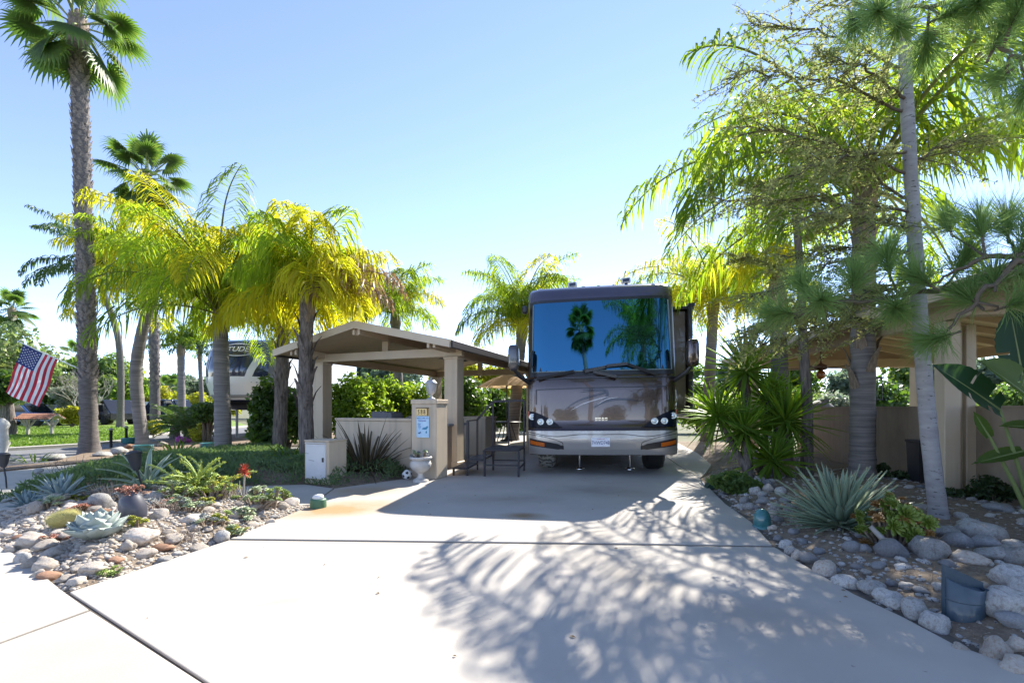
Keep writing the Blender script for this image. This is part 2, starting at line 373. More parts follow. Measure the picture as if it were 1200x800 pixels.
# short grass on the lawn
gm=MB()
L0=[p for p in lw]+[GD(260,40),GD(-500,40)]
n=0
while n<9000:
    u=R.uniform(-30,230); v=R.uniform(500,534); p=G(u,v)
    if not inside(L0,p.x,p.y): continue
    n+=1; h=R.uniform(.03,.09); a=R.uniform(0,6.28); s=Vector((math.cos(a),math.sin(a),0))*.05
    t=p+Vector((R.uniform(-.04,.04),R.uniform(-.04,.04),h+.03)); gm.add([p-s+Vector((0,0,.02)),p+s+Vector((0,0,.02)),t],[(0,1,2)])
tag(gm.build('lawn_grass',LEAF('grass_blade',(.13,.22,.02),(.20,.28,.04),(.25,.36,.04),.4)),'short bright green grass growing on the lawn across the street','grass',kind='stuff')
# ================================================================ motorhome
rv=thing('motorhome','brown and silver bus-style motorhome parked nose out on the driveway','motorhome',(.336,8.38,0))
rv.rotation_euler=(0,rad(-.7),0); rv.scale=(1.07,1,1.025); rv.location.x=.36
PAINT=M('rv_paint',(.085,.058,.048),(.098,.066,.053),rough=.2,metal=.75,scale=3,coat=1,spec=.6)
CAP=M('rv_cap_paint',(.09,.08,.115),(.10,.09,.12),rough=.3,metal=.6,scale=3,coat=1)
SILV=M('rv_silver',(.42,.40,.38),(.38,.36,.35),rough=.32,metal=.5,scale=2,coat=.7)
GLASS=FLAT('tinted_windscreen',(.05,.17,.27),.015,1.0,.5)
TRIM=FLAT('rv_trim',(.015,.015,.018),.35,coat=.3)
BRN=M('rv_brown_side',(.16,.105,.055),(.135,.09,.05),rough=.35,scale=2,coat=.5)
STRIPE=FLAT('rv_stripe',(.02,.012,.02),.25,coat=.6); STRIPE2=FLAT('rv_stripe_pale',(.5,.47,.46),.3,coat=.6)
HW=1.275; Z0,Z1=.36,3.53
PZ=[(.30,.10),(.45,.03),(.62,0),(.82,.015),(.84,.045),(1.2,.06),(1.8,.11),(1.84,.13),(3.2,.335),(3.3,.365),(3.42,.43),(3.49,.52),(3.53,.68)]
def prof(z):
    if z<=PZ[0][0]: return PZ[0][1]
    for (a,b),(c,d) in zip(PZ,PZ[1:]):
        if z<=c: return b+(d-b)*(z-a)/(c-a)
    return PZ[-1][1]
def wid(z):
    r=.16
    if z>Z1-r: return HW-r+math.sqrt(max(0,r*r-(z-(Z1-r))**2))
    if z<.44: return HW-.05*(.44-z)/.14
    return HW
def S(x,z,o=0): 
    s=abs(x)/HW; return Vector((x,prof(z)+.05*s*s+.17*max(0,(s-.72)/.28)**3-o,z))
def conform(mb,fx0,fx1,z0,z1,nx=16,nz=8,o=.01,mi=0,depth=.03):
    vs=[];fs=[]
    for j in range(nz+1):
        z=z0+(z1-z0)*j/nz; a,b=fx0(z),fx1(z)
        for i in range(nx+1): vs.append(S(a+(b-a)*i/nx,z,o))
    for j in range(nz):
        for i in range(nx):
            k=j*(nx+1)+i; fs.append((k,k+1,k+nx+2,k+nx+1))
    ring=[i for i in range(nx+1)]+[j*(nx+1)+nx for j in range(1,nz+1)]+[nz*(nx+1)+i for i in range(nx-1,-1,-1)]+[j*(nx+1) for j in range(nz-1,0,-1)]
    mb.add(vs,fs,True,mi)
    rv_=[vs[i] for i in ring]; n=len(rv_)
    mb.add(rv_+[p+Vector((0,depth,0)) for p in rv_],[((i+1)%n,i,n+i,n+(i+1)%n) for i in range(n)],False,mi)
K=lambda c:(lambda z:c)
# shell
mb=MB(); zs=[.36,.45,.55,.65,.75,.82,.85,1.0,1.2,1.5,1.8,1.84,2.2,2.6,3.0,3.2,3.3,3.37,3.42,3.46,3.49,3.515,3.53]; nx=24
vs=[];fs=[]
for z in zs:
    for i in range(nx+1):
        s=-1+2*i/nx; s=math.copysign(1-(1-abs(s))**1.35,s); vs.append(S(s*wid(z),z))
for j in range(len(zs)-1):
    for i in range(nx):
        k=j*(nx+1)+i; fs.append((k,k+1,k+nx+2,k+nx+1))
mb.add(vs,fs,True)
ring=[j*(nx+1) for j in range(len(zs))]+[(len(zs)-1)*(nx+1)+i for i in range(1,nx)]+[j*(nx+1)+nx for j in range(len(zs)-1,-1,-1)]
r0=[vs[i] for i in ring]; n=len(r0); rings=[r0]
for y in (1.0,11.2): rings.append([Vector((p.x,max(y,p.y+.05),p.z)) for p in r0])
al=[p for r in rings for p in r]; fs=[]
for k in range(len(rings)-1):
    for i in range(n-1): fs.append((k*n+i,k*n+i+1,(k+1)*n+i+1,(k+1)*n+i))
fs.append(list(range(2*n,3*n))); mb.add(al,fs,False)
mb.build('body',PAINT,rv)
mb=MB(); mb.box((0,5.9,.5),(2.3,10.4,.36)); mb.build('chassis',TRIM,rv)
mb=MB(); conform(mb,K(-1.2),K(1.2),3.215,3.505,24,8,.006,0,.01); mb.build('roof_cap',CAP,rv)
mb=MB(); conform(mb,K(-1.245),K(1.245),1.79,3.23,24,4,.010,0,.02); mb.build('windscreen_surround',TRIM,rv)
ws=MB(); conform(ws,lambda z:-1.19+.01*(z-1.8),lambda z:1.19-.01*(z-1.8),1.87,3.17,24,14,.020,0,.02); WS=ws.build('windscreen',GLASS,rv)
mb=MB(); pp=[S(x,z,.026) for x,z in [(-1.17,3.15),(-1.19,1.875)]+[(-1.19+2.38*i/16,1.872) for i in range(1,16)]+[(1.19,1.875),(1.17,3.15)]]
mb.tube(pp,.012,6); mb.build('windscreen_gasket',FLAT('gasket',(.18,.24,.25),.3),rv)
# lower silver fascia, bumper, openings
mb=MB(); conform(mb,K(-1.268),K(1.268),.37,.80,28,8,.010,0,.02); BP=mb.build('bumper',SILV,rv)
mb=MB(); conform(mb,lambda z:-.60+.35*(z-.44),lambda z:.60-.35*(z-.44),.47,.72,16,5,.022,0,.02); mb.build('plate_recess',SILV,BP)
for sg in(-1,1):
    a=lambda z,sg=sg:min(sg*1.24,sg*.66); 
    mb=MB(); 
    def lo(t): return .585-.10*t
    vs=[];fs=[];N=12
    for i in range(N+1):
        t=i/N; x=sg*(1.24-.60*t); h=.13*(1-.25*t)
        if t>.9: h*=.7
        vs+= [S(x,.60-.10*t-h/2,.016),S(x,.60-.10*t+h/2,.016)]
    for i in range(N): q=(2*i,2*i+2,2*i+3,2*i+1); fs.append(q if sg<0 else q[::-1])
    mb.add(vs,fs,True); FO=mb.build('fog_light_opening',TRIM,rv)
    mb=MB(); vs=[];fs=[]
    for i in range(7):
        t=i/6; x=sg*(1.23-.26*t); vs+=[S(x,.595-.045*t-.035,.026),S(x,.595-.045*t+.035,.026)]
    for i in range(6): q=(2*i,2*i+2,2*i+3,2*i+1); fs.append(q if sg<0 else q[::-1])
    mb.add(vs,fs,True); mb.build('turn_signal',FLAT('amber_lens',(.55,.12,.01),.2,coat=1),FO)
# dark belt line and fine bumper lines
mb=MB(); conform(mb,K(-1.27),K(1.27),.805,.835,28,2,.016,0,.02); mb.build('belt_trim',STRIPE,rv)
def line(mb,pts,w,o=.014,n=40):
    P=[]
    for k in range(len(pts)-1):
        for i in range(n//(len(pts)-1)):
            P.append((k+i/(n//(len(pts)-1))))
    P.append(len(pts)-1-1e-6)
    def at(t):
        i=min(int(t),len(pts)-2); f=t-i
        p0=pts[max(i-1,0)];p1=pts[i];p2=pts[i+1];p3=pts[min(i+2,len(pts)-1)]
        return [.5*((2*p1[c])+(-p0[c]+p2[c])*f+(2*p0[c]-5*p1[c]+4*p2[c]-p3[c])*f*f+(-p0[c]+3*p1[c]-3*p2[c]+p3[c])*f**3) for c in(0,1)]
    q=[at(t) for t in P]; vs=[];fs=[]
    for i,(x,z) in enumerate(q):
        dx=q[min(i+1,len(q)-1)][0]-q[max(i-1,0)][0];dz=q[min(i+1,len(q)-1)][1]-q[max(i-1,0)][1];L=math.hypot(dx,dz) or 1
        ww=w(i/(len(q)-1)) if callable(w) else w
        vs+=[S(x-dz/L*ww/2,z+dx/L*ww/2,o),S(x+dz/L*ww/2,z-dx/L*ww/2,o)]
    for i in range(len(q)-1): fs.append((2*i,2*i+1,2*i+3,2*i+2))
    mb.add(vs,fs,True)
mb=MB(); line(mb,[(-1.26,.78),(-.8,.70),(-.4,.735),(0,.735),(.4,.735),(.8,.70),(1.26,.80)],.012,.018)
line(mb,[(-1.26,.74),(-.95,.69),(-.68,.60),(-.66,.52)],.010,.018); line(mb,[(1.26,.74),(.95,.69),(.68,.60),(.66,.52)],.010,.018)
mb.build('bumper_seam',TRIM,BP)
# bonnet panel seam, swoosh, badge
mb=MB(); line(mb,[(-1.12,1.28),(-1.12,1.55)],.012); line(mb,[(-1.12,1.55),(0,1.57),(1.1,1.57)],.012); line(mb,[(1.1,1.57),(1.1,1.30)],.012)
line(mb,[(-1.26,1.74),(0,1.75),(1.26,1.74)],.02); mb.build('bonnet_seam',TRIM,rv)
tp=lambda w:(lambda t:w*(math.sin(math.pi*min(1,max(.02,t)))**.8+.06))
mb=MB(); line(mb,[(-.62,1.18),(-.42,1.32),(-.2,1.40),(.06,1.47),(.08,1.50),(-.12,1.51),(-.36,1.49)],tp(.036))
line(mb,[(-.32,1.53),(-.05,1.54),(.10,1.49),(.07,1.36),(-.12,1.20)],tp(.05)); line(mb,[(-.14,1.22),(.12,1.33),(.35,1.355),(.65,1.315)],tp(.04))
mb.build('swoosh_graphic',STRIPE,rv)
mb=MB(); line(mb,[(-.52,1.16),(-.3,1.28),(-.02,1.37),(.12,1.40)],tp(.02),.015); line(mb,[(-.08,1.25),(.10,1.36),(.3,1.385)],tp(.014),.015); mb.build('swoosh_highlight',STRIPE2,rv)
mb=MB()
for x,ww in((-.085,.05),(-.03,.05),(.025,.05),(.08,.05)): 
    for zz in(.985,1.02): mb.box(S(x,zz,.014),(ww*.86,.008,.012 if zz<1 else .022))
mb.build('chrome_badge',X['chrome'],rv)
# headlamps
for sg in(-1,1):
    mb=MB(); vs=[];fs=[]; N=14
    for i in range(N+1):
        t=i/N; x=sg*(1.262-.60*t); top=1.16-.30*t**1.6; bot=.865-.005*t
        if t>.86: bot=.865; top=max(bot+.012,top-.02)
        for k in range(4): vs.append(S(x,bot+(top-bot)*k/3,.020))
    for i in range(N):
        for k in range(3): q=(4*i+k,4*i+4+k,4*i+5+k,4*i+1+k); fs.append(q if sg<0 else q[::-1])
    mb.add(vs,fs,True); HL=mb.build('headlight',FLAT('headlight_housing',(.006,.009,.022),.25,0,.12),rv)
    for x,z in((1.19,1.055),(1.035,.965),(.875,.965)):
        lb=MB(); lb.lathe([(.058,-.02),(.058,.012),(.048,.016),(.046,.004),(.03,.002),(.0285,.018),(.02,.026),(.003,.028)],20,S(sg*x,z,.03),rot=Matrix.Rotation(math.pi/2,3,'X'))
        lb.build('lamp',FLAT('lamp_reflector',(.75,.8,.8),.15,.6,coat=1),HL)
    mb=MB(); mb.box(S(sg*1.255,1.10,.03),(.03,.02,.12),bev=.006); mb.build('side_marker',FLAT('red_lens',(.4,.03,.01),.2,coat=1),rv)
    # mirror
    mi_=thing('mirror',None,None); mi_.parent=rv
    mc=Vector((sg*1.49,.02,2.13))
    mb=MB(); mb.ball((0,0,0),(1,1,1),14,12); mb.v=[(math.copysign(abs(x)**.5,x)*.095,math.copysign(abs(y)**.6,y)*.10,math.copysign(abs(z)**.45,z)*.24) for x,y,z in mb.v]
    h=mb.build('mirror_housing',PAINT if sg>0 else FLAT('mirror_shell',(.05,.045,.05),.3,coat=1),rv,loc=mc); 
    bpy.data.objects.remove(mi_)
    mb=MB(); mb.tube([mc+Vector((-sg*.02,.02,-.22)),mc+Vector((-sg*.08,.08,-.32)),Vector((sg*1.24,.30,1.68))],[.035,.04,.045],8); mb.build('mirror_arm',TRIM,rv)
mb=MB(); mb.box((-1.33,.42,3.08),(.10,.12,.15),bev=.03); mb.build('side_camera',X['blackp'],rv)
mb=MB(); mb.tube([S(-1.17,1.96,.05),S(-1.20,2.0,.08),S(-1.20,2.24,.08),S(-1.17,2.28,.05)],.018,8); mb.build('grab_handle',X['blackp'],rv)
# wipers
def wiper(p0,p1,b0,b1):
    mb=MB(); a=S(*p0,.055); b=S(*p1,.085); mb.beam(a,b,.05,.05)
    ob=mb.build('wiper',X['blackp'],rv); m2=MB(); m2.beam(S(*b0,.06),S(*b1,.07),.035,.05); m2.build('wiper_blade',X['rubber'],ob)
wiper((-.26,1.86),(.08,1.93),(-1.10,1.74),(-.45,1.87)); wiper((.10,1.95),(.45,1.98),(.40,1.99),(.92,1.78)); wiper((-.12,1.85),(.26,1.75),(-.30,1.87),(.10,1.93))
# number plate
mb=MB(); mb.box((0,0,0),(.31,.008,.16),bev=.003); NP=mb.build('number_plate',FLAT('plate_white',(.75,.76,.82),.35),rv,loc=S(-.02,.60,.03))
NAVY=FLAT('plate_navy',(.02,.03,.14),.5)
text('plate_digits','7HWD748',.092,NAVY,NP,(0,-.005,-.012),ext=.001,xs=.72)
text('plate_state_name','California',.034,FLAT('plate_red',(.4,.06,.09),.5),NP,(0,-.005,.057),ext=.001,shear=.3)
# roof lights and clearance markers
for u in(-.47,.50):
    mb=MB(); mb.box((0,0,.0),(.17,.10,.10),bev=.012); f=mb.build('roof_floodlight',X['white'],rv,loc=(u,.78,3.63 if u>0 else 3.60),)
    f.rotation_euler=(0,rad(-6),0)
    m2=MB(); m2.box((0,-.052,0),(.12,.012,.06),bev=.003); m2.build('lens',FLAT('flood_lens',(.03,.04,.08),.15),f)
    m3=MB(); m3.box((0,0,-.075),(.05,.05,.06)); m3.build('bracket',X['blackp'],f)
for x in(-1.06,-.27,-.0,.27,1.06):
    mb=MB(); mb.ball(S(x,3.505,.01),(.035,.035,.014),8,5); mb.build('clearance_light',X['white'],rv)
# slide-out on the right-hand flank
sl_=MB(); sl_.box((1.49,3.2,2.12),(.44,3.2,2.1),bev=.02); SLD=sl_.build('slide_out',BRN,rv)
mb=MB(); mb.box((1.765,3.15,2.12),(.10,3.34,2.3),bev=.02); mb.build('slide_out_flange',TRIM,SLD)
mb=MB(); mb.prism([(1.27,1.5),(1.84,1.5),(1.84,4.9),(1.27,4.9)],3.19,3.24); mb.prism([(1.74,1.48),(1.86,1.48),(1.86,4.92),(1.74,4.92)],3.24,3.30); mb.build('slide_out_awning',X['blackp'],SLD)
mb=MB(); mb.box((1.42,3.2,.86),(.3,2.6,.28)); mb.build('locker_door',PAINT,rv)
# axle: covered front tyres, jacks
CAMO=M('camo_cover',(.12,.12,.11),(.42,.42,.40),rough=.9,scale=14,lo=.46,hi=.54,bump=.5,bscale=30)
for sg in(-1,1):
  for y in (1.25,8.6):
    t=MB(); prf=[(.2,-.14),(.42,-.14),(.47,-.11),(.49,-.04),(.49,.04),(.47,.11),(.42,.14),(.2,.14)]
    t.lathe(prf,28,(0,0,0),rot=Matrix.Rotation(math.pi/2,3,'Y')); W=t.build('wheel',X['rubber'],rv,loc=(sg*1.0,y,.49))
    if y<2:
        c=MB(); c.lathe([(.1,-.165),(.46,-.165),(.512,-.10),(.512,.10),(.46,.165),(.1,.165)],22,rot=Matrix.Rotation(math.pi/2,3,'Y')); c.v=[tuple(Vector(p)*(1+.05*mn.noise(Vector(p)*9+Vector((sg,0,0))))) for p in c.v]
        c.build('tyre_cover',CAMO if sg<0 else X['blackp'],W)
for x in(-.38,.55):
    mb=MB(); mb.tube([(x,.95,.0),(x,.95,.45)],.02,8); mb.lathe([(.09,0),(.09,.02),(.02,.03)],12,(x,.95,.004)); mb.build('levelling_jack',X['chrome'],rv)
# ================================================================ carport on the left
RZ=-.206
cp=thing('carport','tan gable-roofed carport on square posts beside the motorhome','carport',PR,RZ)
xe,xw,xr=.414,-3.96,-1.77; yf,yb=-.94,5.75; ze,zr,th=2.51,3.0,.11; sl=(zr-ze)/(xe-xr); slw=(zr-ze)/(xr-xw)
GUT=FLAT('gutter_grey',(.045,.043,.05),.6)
def bx(name,c,d,mat,par,bev=.006): m=MB(); m.box(c,d,bev=bev); return m.build(name,mat,par)
for x0,s in((xe,1),(xw,-1)):
    m=MB(); y0,y1=yf+.035,yb-.035; xa=x0-s*.03; za=ze+.03*(sl if s>0 else slw)
    m.hexa([(xr,y0,zr-th),(xa,y0,za-th),(xa,y1,za-th),(xr,y1,zr-th)],[(xr,y0,zr-.012),(xa,y0,za-.012),(xa,y1,za-.012),(xr,y1,zr-.012)])
    if s<0: m.f=[f[::-1] for f in m.f]
    rp=m.build('roof_panel',X['paint_tan'],cp)
    m=MB(); m.hexa([(xr,y0,zr-.009),(xa,y0,za-.009),(xa,y1,za-.009),(xr,y1,zr-.009)],[(xr,y0,zr+.004),(xa,y0,za+.004),(xa,y1,za+.004),(xr,y1,zr+.004)]); m.build('shingles',X['roofing'],rp)
    for yy in(yf,yb):
        m=MB(); m.hexa([(xr,yy-.03,zr-.15),(x0,yy-.03,ze-.15),(x0,yy+.03,ze-.15),(xr,yy+.03,zr-.15)],[(xr,yy-.03,zr),(x0,yy-.03,ze),(x0,yy+.03,ze),(xr,yy+.03,zr)]); m.build('rake_board',X['fascia'],cp)
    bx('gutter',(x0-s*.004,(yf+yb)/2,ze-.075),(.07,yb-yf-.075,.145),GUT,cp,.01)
for x in(0,-3.48):
    for y in(0,5.28):
        p=bx('post',(x,y,1.15),(.30,.30,2.30),X['paint_tan'],cp,.008)
        bx('post_base',(x,y,.065),(.345,.345,.13),X['paint_tan'],p,.015); bx('post_cap',(x,y,2.265),(.335,.335,.05),X['paint_tan'],p,.01)
bx('front_beam',(-1.74,0,2.395),(3.9,.13,.18),X['fascia'],cp); bx('rear_beam',(-1.74,5.28,2.395),(3.9,.13,.18),X['paint_beam'],cp)
for x in(0,-3.48): bx('side_beam',(x+.0,2.64,2.383),(.14,5.10,.16),X['paint_beam'],cp)
bx('ridge_beam',(xr,2.4,2.80),(.12,6.5,.16),X['paint_beam'],cp)
for yy in(.10,5.18): bx('king_post',(xr,yy,2.55),(.16,.07,.40),X['paint_tan'],cp)
for x,z in((xr,2.80),(-.02,2.455),(-3.44,2.455)):
    for dx in(-.065,.065): bx('outrigger',(x+dx,-.42,z-.005),(.055,.96,.14),X['paint_tan'],cp,.004)
fan=thing('ceiling_fan','dark ceiling fan hung under the carport roof','ceiling fan',cp.matrix_world@Vector((0,0,0)))
fc=PR+gx*-.75+ridge*2.0; fan.location=(fc.x,fc.y,2.42)
m=MB(); m.lathe([(.03,.0),(.10,.02),(.11,.10),(.04,.14),(.015,.16),(.015,.34)],14); m.build('motor',X['blackp'],fan)
for k in range(5):
    m=MB(); m.box((.40,0,.05),(.55,.13,.012),bev=.003); o=m.build('blade',X['blackp'],fan); o.rotation_euler=(.15,0,k*1.2566)
# ---------------------------------------------------------------- kitchen wall, grill, entry pillar
gw=thing('garden_wall','low smooth stucco wall between the number pillar and the carport post','wall',wallR,RZ)
bx('wall_body',(-.875,.09,.49),(1.75,.18,.98),X['stucco'],gw,.01); bx('coping',(-.875,.09,1.01),(1.77,.21,.055),X['stucco'],gw,.01)
kc=thing('kitchen_counter','stucco barbecue counter behind the low wall under the carport','counter',wallR,RZ)
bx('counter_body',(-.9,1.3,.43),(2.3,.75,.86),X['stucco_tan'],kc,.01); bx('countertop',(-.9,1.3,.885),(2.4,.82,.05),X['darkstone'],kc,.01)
gr=thing('barbecue_grill','dark covered barbecue grill showing over the low wall','grill',wallR+gx*-.35+ridge*1.3+Vector((0,0,.91)),RZ)
m=MB(); m.hexa([(-.42,-.3,0),(.42,-.3,0),(.42,.3,0),(-.42,.3,0)],[(-.42,-.3,.13),(.42,-.3,.13),(.42,.3,.13),(-.42,.3,.13)]); m.build('firebox',X['darkstone'],gr)
m=MB(); m.hexa([(-.42,-.3,.133),(.42,-.3,.133),(.42,.3,.133),(-.42,.3,.133)],[(-.28,-.02,.27),(.38,-.02,.27),(.38,.25,.27),(-.28,.25,.27)]); m.build('hood',X['blackp'],gr)
m=MB(); m.tube([(-.35,-.33,.12),(-.35,-.36,.14),(.35,-.36,.14),(.35,-.33,.12)],.012,6); m.build('handle',X['chrome'],gr)
cv=thing('covered_appliance','grey cloth-covered appliance on the counter behind the low wall','appliance',wallR+gx*-1.45+ridge*1.3+Vector((0,0,.91)),RZ)
m=MB(); m.hexa([(-.3,-.25,0),(.3,-.25,0),(.3,.25,0),(-.3,.25,0)],[(-.27,-.2,.25),(.22,-.2,.22),(.22,.2,.22),(-.27,.2,.25)]); m.build('cover',FLAT('cover_grey',(.16,.16,.17),.8),cv)
m=MB(); m.box((0,-.24,.03),(.62,.04,.03),bev=.008); m.build('hem',FLAT('cover_hem',(.10,.10,.11),.8),cv)
PIL=CL(-1.77,8.0)
pl=thing('entry_pillar','square stucco entry pillar with house number and blue welcome sign','pillar',PIL,RZ)
bx('shaft',(.25,.2,.65),(.5,.4,1.30),X['stucco'],pl,.012); bx('pillar_cap',(.25,.2,1.34),(.525,.425,.085),X['stucco'],pl,.012)
npl=bx('number_plaque',(.235,-.012,1.165),(.235,.022,.125),FLAT('plaque_brass',(.62,.45,.20),.35,.3),pl,.003)
DK=FLAT('numeral_dark',(.05,.03,.015),.4)
for i,ch in enumerate('588'): text('numeral',ch,.115,DK,npl,(.165+i*.056,-.026,1.160),xs=.62)
bx('plaque_bar',(.342,-.025,1.165),(.016,.012,.118),DK,npl,.002); bx('plaque_rail',(.235,-.020,1.232),(.245,.034,.012),DK,npl,.002)
sg_=bx('welcome_sign',(.242,-.012,.905),(.25,.02,.37),M('sign_blue',(.35,.56,.76),(.46,.66,.82),rough=.3,scale=9),pl,.003)
SB=FLAT('sign_ink',(.08,.20,.45),.4); SP=FLAT('sign_violet',(.22,.20,.48),.4); SS=FLAT('sign_sea',(.02,.20,.36),.4)
text('sign_line','WELCOME TO',.036,SB,sg_,(.242,-.024,1.055)); text('sign_line','PARADISE',.038,SP,sg_,(.235,-.024,1.008),xs=.95)
def sgn(name,pts,mat):
    m=MB(); n=len(pts); m.add([(.242+x,-.0235,.905+z) for x,z in pts],[list(range(n))]); m.build(name,mat,sg_)
sgn('sign_island',[(-.02,-.035),(.03,-.05),(.075,-.045),(.10,-.02),(.112,.01),(.085,.015),(.06,-.005),(.02,-.012)],SS)
sgn('sign_boat',[(-.095,-.115),(-.06,-.125),(-.03,-.10),(-.035,-.08),(-.055,-.095),(-.08,-.095)],FLAT('sign_navy',(.04,.08,.22),.4)); sgn('sign_buoy',[(.06,-.11),(.08,-.115),(.09,-.09),(.078,-.065),(.06,-.08)],SS)
for i,(z,w) in enumerate(((.055,.06),(.035,.05),(.01,.07),(-.01,.065),(-.03,.045))): sgn('sign_wave',[(-.10+.01*i%3,z-.006),(-.10+w,z-.010),(-.095+w,z),(-.10,z+.006)],SB)
lp=thing('pillar_lantern','frosted glass lantern standing on top of the number pillar','lantern',PIL+gx*.28+ridge*.2+Vector((0,0,1.383)))
LM=FLAT('lantern_metal',(.42,.42,.43),.45,.3); m=MB(); m.lathe([(.075,0),(.075,.02),(.03,.035),(.025,.08),(.05,.10)],14); m.build('lantern_base',LM,lp)
m=MB(); m.lathe([(.05,.10),(.075,.14),(.088,.24),(.085,.28)],14); m.build('lantern_glass',FLAT('frosted_glass',(.55,.57,.60),.25,trans=.35),lp)
m=MB(); m.lathe([(.11,.28),(.108,.295),(.07,.335),(.03,.355),(.012,.36),(.016,.38),(.003,.40)],14); m.build('lantern_cap',LM,lp)
for k in range(6):
    a=k*1.047; c,s=math.cos(a),math.sin(a); m=MB(); m.tube([(.052*c,.052*s,.1),(.078*c,.078*s,.14),(.091*c,.091*s,.24),(.088*c,.088*s,.28)],.006,5); m.build('lantern_rib',LM,lp)
# ---------------------------------------------------------------- electrical cabinet, urn, ball
cb=thing('utility_cabinet','short stucco utility pedestal with a white metal door','utility cabinet',CL(-3.4,7.45),RZ)
bx('pedestal',(.25,.21,.345),(.5,.42,.69),X['stucco'],cb,.012); bx('pedestal_cap',(.25,.21,.70),(.512,.432,.022),X['stucco'],cb,.006)
d=bx('door',(.25,-.010,.37),(.41,.03,.56),X['white_door'],cb,.006); bx('latch',(.41,-.03,.40),(.035,.02,.07),X['black'],d,.003); bx('door_flange',(.25,-.026,.37),(.36,.008,.50),X['white_door'],d,.003)
bx('door_stop',(.25,-.022,.665),(.42,.03,.012),X['white_door'],d,.002)
U=G(493,564)
urn=thing('garden_urn','white fluted pedestal urn planted with succulents','urn',U)
UM=M('urn_plaster',(.60,.57,.53),(.48,.45,.42),rough=.85,scale=9,bump=.3,bscale=60)
m=MB(); m.lathe([(.13,0),(.13,.03),(.105,.045),(.06,.075),(.045,.12),(.06,.15),(.075,.155)],24); m.build('foot',UM,urn)
m=MB(); m.lathe([(.06,.15),(.12,.19),(.165,.25),(.172,.30),(.155,.345),(.135,.36)],40,flute=.045); m.build('bowl',UM,urn)
m=MB(); m.lathe([(.135,.352),(.16,.37),(.185,.385),(.19,.405),(.18,.42),(.16,.42),(.15,.395),(.02,.39)],28); m.build('rim',UM,urn)
ball=thing('soccer_ball','white and black soccer ball beside the urn','ball',G(477,561.5)); rb=.085
m=MB(); m.ball((0,0,rb),rb,20,14); m.build('ball_skin',FLAT('ball_white',(.75,.75,.74),.4),ball)
BB=FLAT('ball_black',(.02,.02,.02),.4); phi=(1+5**.5)/2; m=MB()
for v in [(0,a,b*phi) for a in(-1,1) for b in(-1,1)]+[(a,b*phi,0) for a in(-1,1) for b in(-1,1)]+[(b*phi,0,a) for a in(-1,1) for b in(-1,1)]:
    v=(Euler((.5,.3,.2)).to_matrix()@Vector(v)).normalized(); a=v.orthogonal().normalized(); b=v.cross(a)
    ps=[(v+(a*math.cos(t*1.2566)+b*math.sin(t*1.2566))*.36).normalized()*rb*1.012+Vector((0,0,rb)) for t in range(5)]
    m=MB(); m.add([v*rb*1.025+Vector((0,0,rb))]+ps,[(0,1+i,1+(i+1)%5) for i in range(5)],True); m.build('black_patch',BB,ball)

# ---------------------------------------------------------------- steel entry steps
P0=Vector((-1.80,8.15,0)); P1=Vector((-1.12,8.05,0))
st=thing('metal_steps','dark steel entry steps with a handrail beside the motorhome','steps',(-1.5,8.3,0))
SM=FLAT('step_steel',(.035,.033,.04),.5,.4); off=Vector((-1.5,8.3,0))
def bar(name,pts,w=.035,par=st):
    m=MB()
    for a,b in zip(pts,pts[1:]): m.beam(Vector(a)-off,Vector(b)-off,w,w)
    return m.build(name,SM,par)
x0,x1,y0,y1,zt=-1.74,-1.12,8.06,8.86,.47
m=MB(); m.box((-1.43-off.x,8.46-off.y,zt),(.64,.82,.035),bev=.005); pf=m.build('platform',SM,st)
for i in range(9):
    m=MB(); m.box((-1.43-off.x,8.10+.09*i-off.y,zt+.022),(.62,.03,.008)); m.build('tread_slat',SM,pf)
for x in(x0,x1):
    for y in(y0,y1): bar('leg',[(x,y,0),(x,y,zt-.018)])
bar('brace',[(x0,y0,.20),(x1,y0,.20)],.025); bar('brace',[(x0,y1,.20),(x1,y1,.20)],.025); bar('brace',[(x1,y0,.15),(x1,y1,.15)],.025)
m=MB(); m.box((-1.92-off.x,8.46-off.y,.29),(.30,.82,.03),bev=.005); t2=m.build('tread',SM,st)
m=MB(); m.box((-2.20-off.x,8.46-off.y,.13),(.28,.82,.03),bev=.005); m.build('tread',SM,st)
for y in(y0,y1):
    bar('stringer',[(-2.34,y,.13),(-2.06,y,.13),(-2.06,y,.29),(-1.76,y,.29),(-1.76,y,zt)],.03); bar('foot',[(-2.32,y,0),(-2.32,y,.115)],.035); bar('foot',[(-2.06,y,0),(-2.06,y,.115)],.03)
yr=y1-.02
for y in(yr,):
    bar('handrail',[(-2.06,y,1.0),(-1.74,y,1.36),(-1.12,y,1.38)],.04); bar('rail_post',[(-2.06,y,.30),(-2.06,y,1.0)]); bar('rail_post',[(-1.74,y,zt),(-1.74,y,1.36)]); bar('rail_post',[(-1.12,y,zt),(-1.12,y,1.38)])
    bar('baluster',[(-1.43,y,zt),(-1.43,y,1.36)],.02)
bar('handrail',[(-2.06,y0+.02,1.0),(-2.06,yr,1.0)],.03); bar('rail_post',[(-2.06,y0+.02,.30),(-2.06,y0+.02,1.0)],.045)
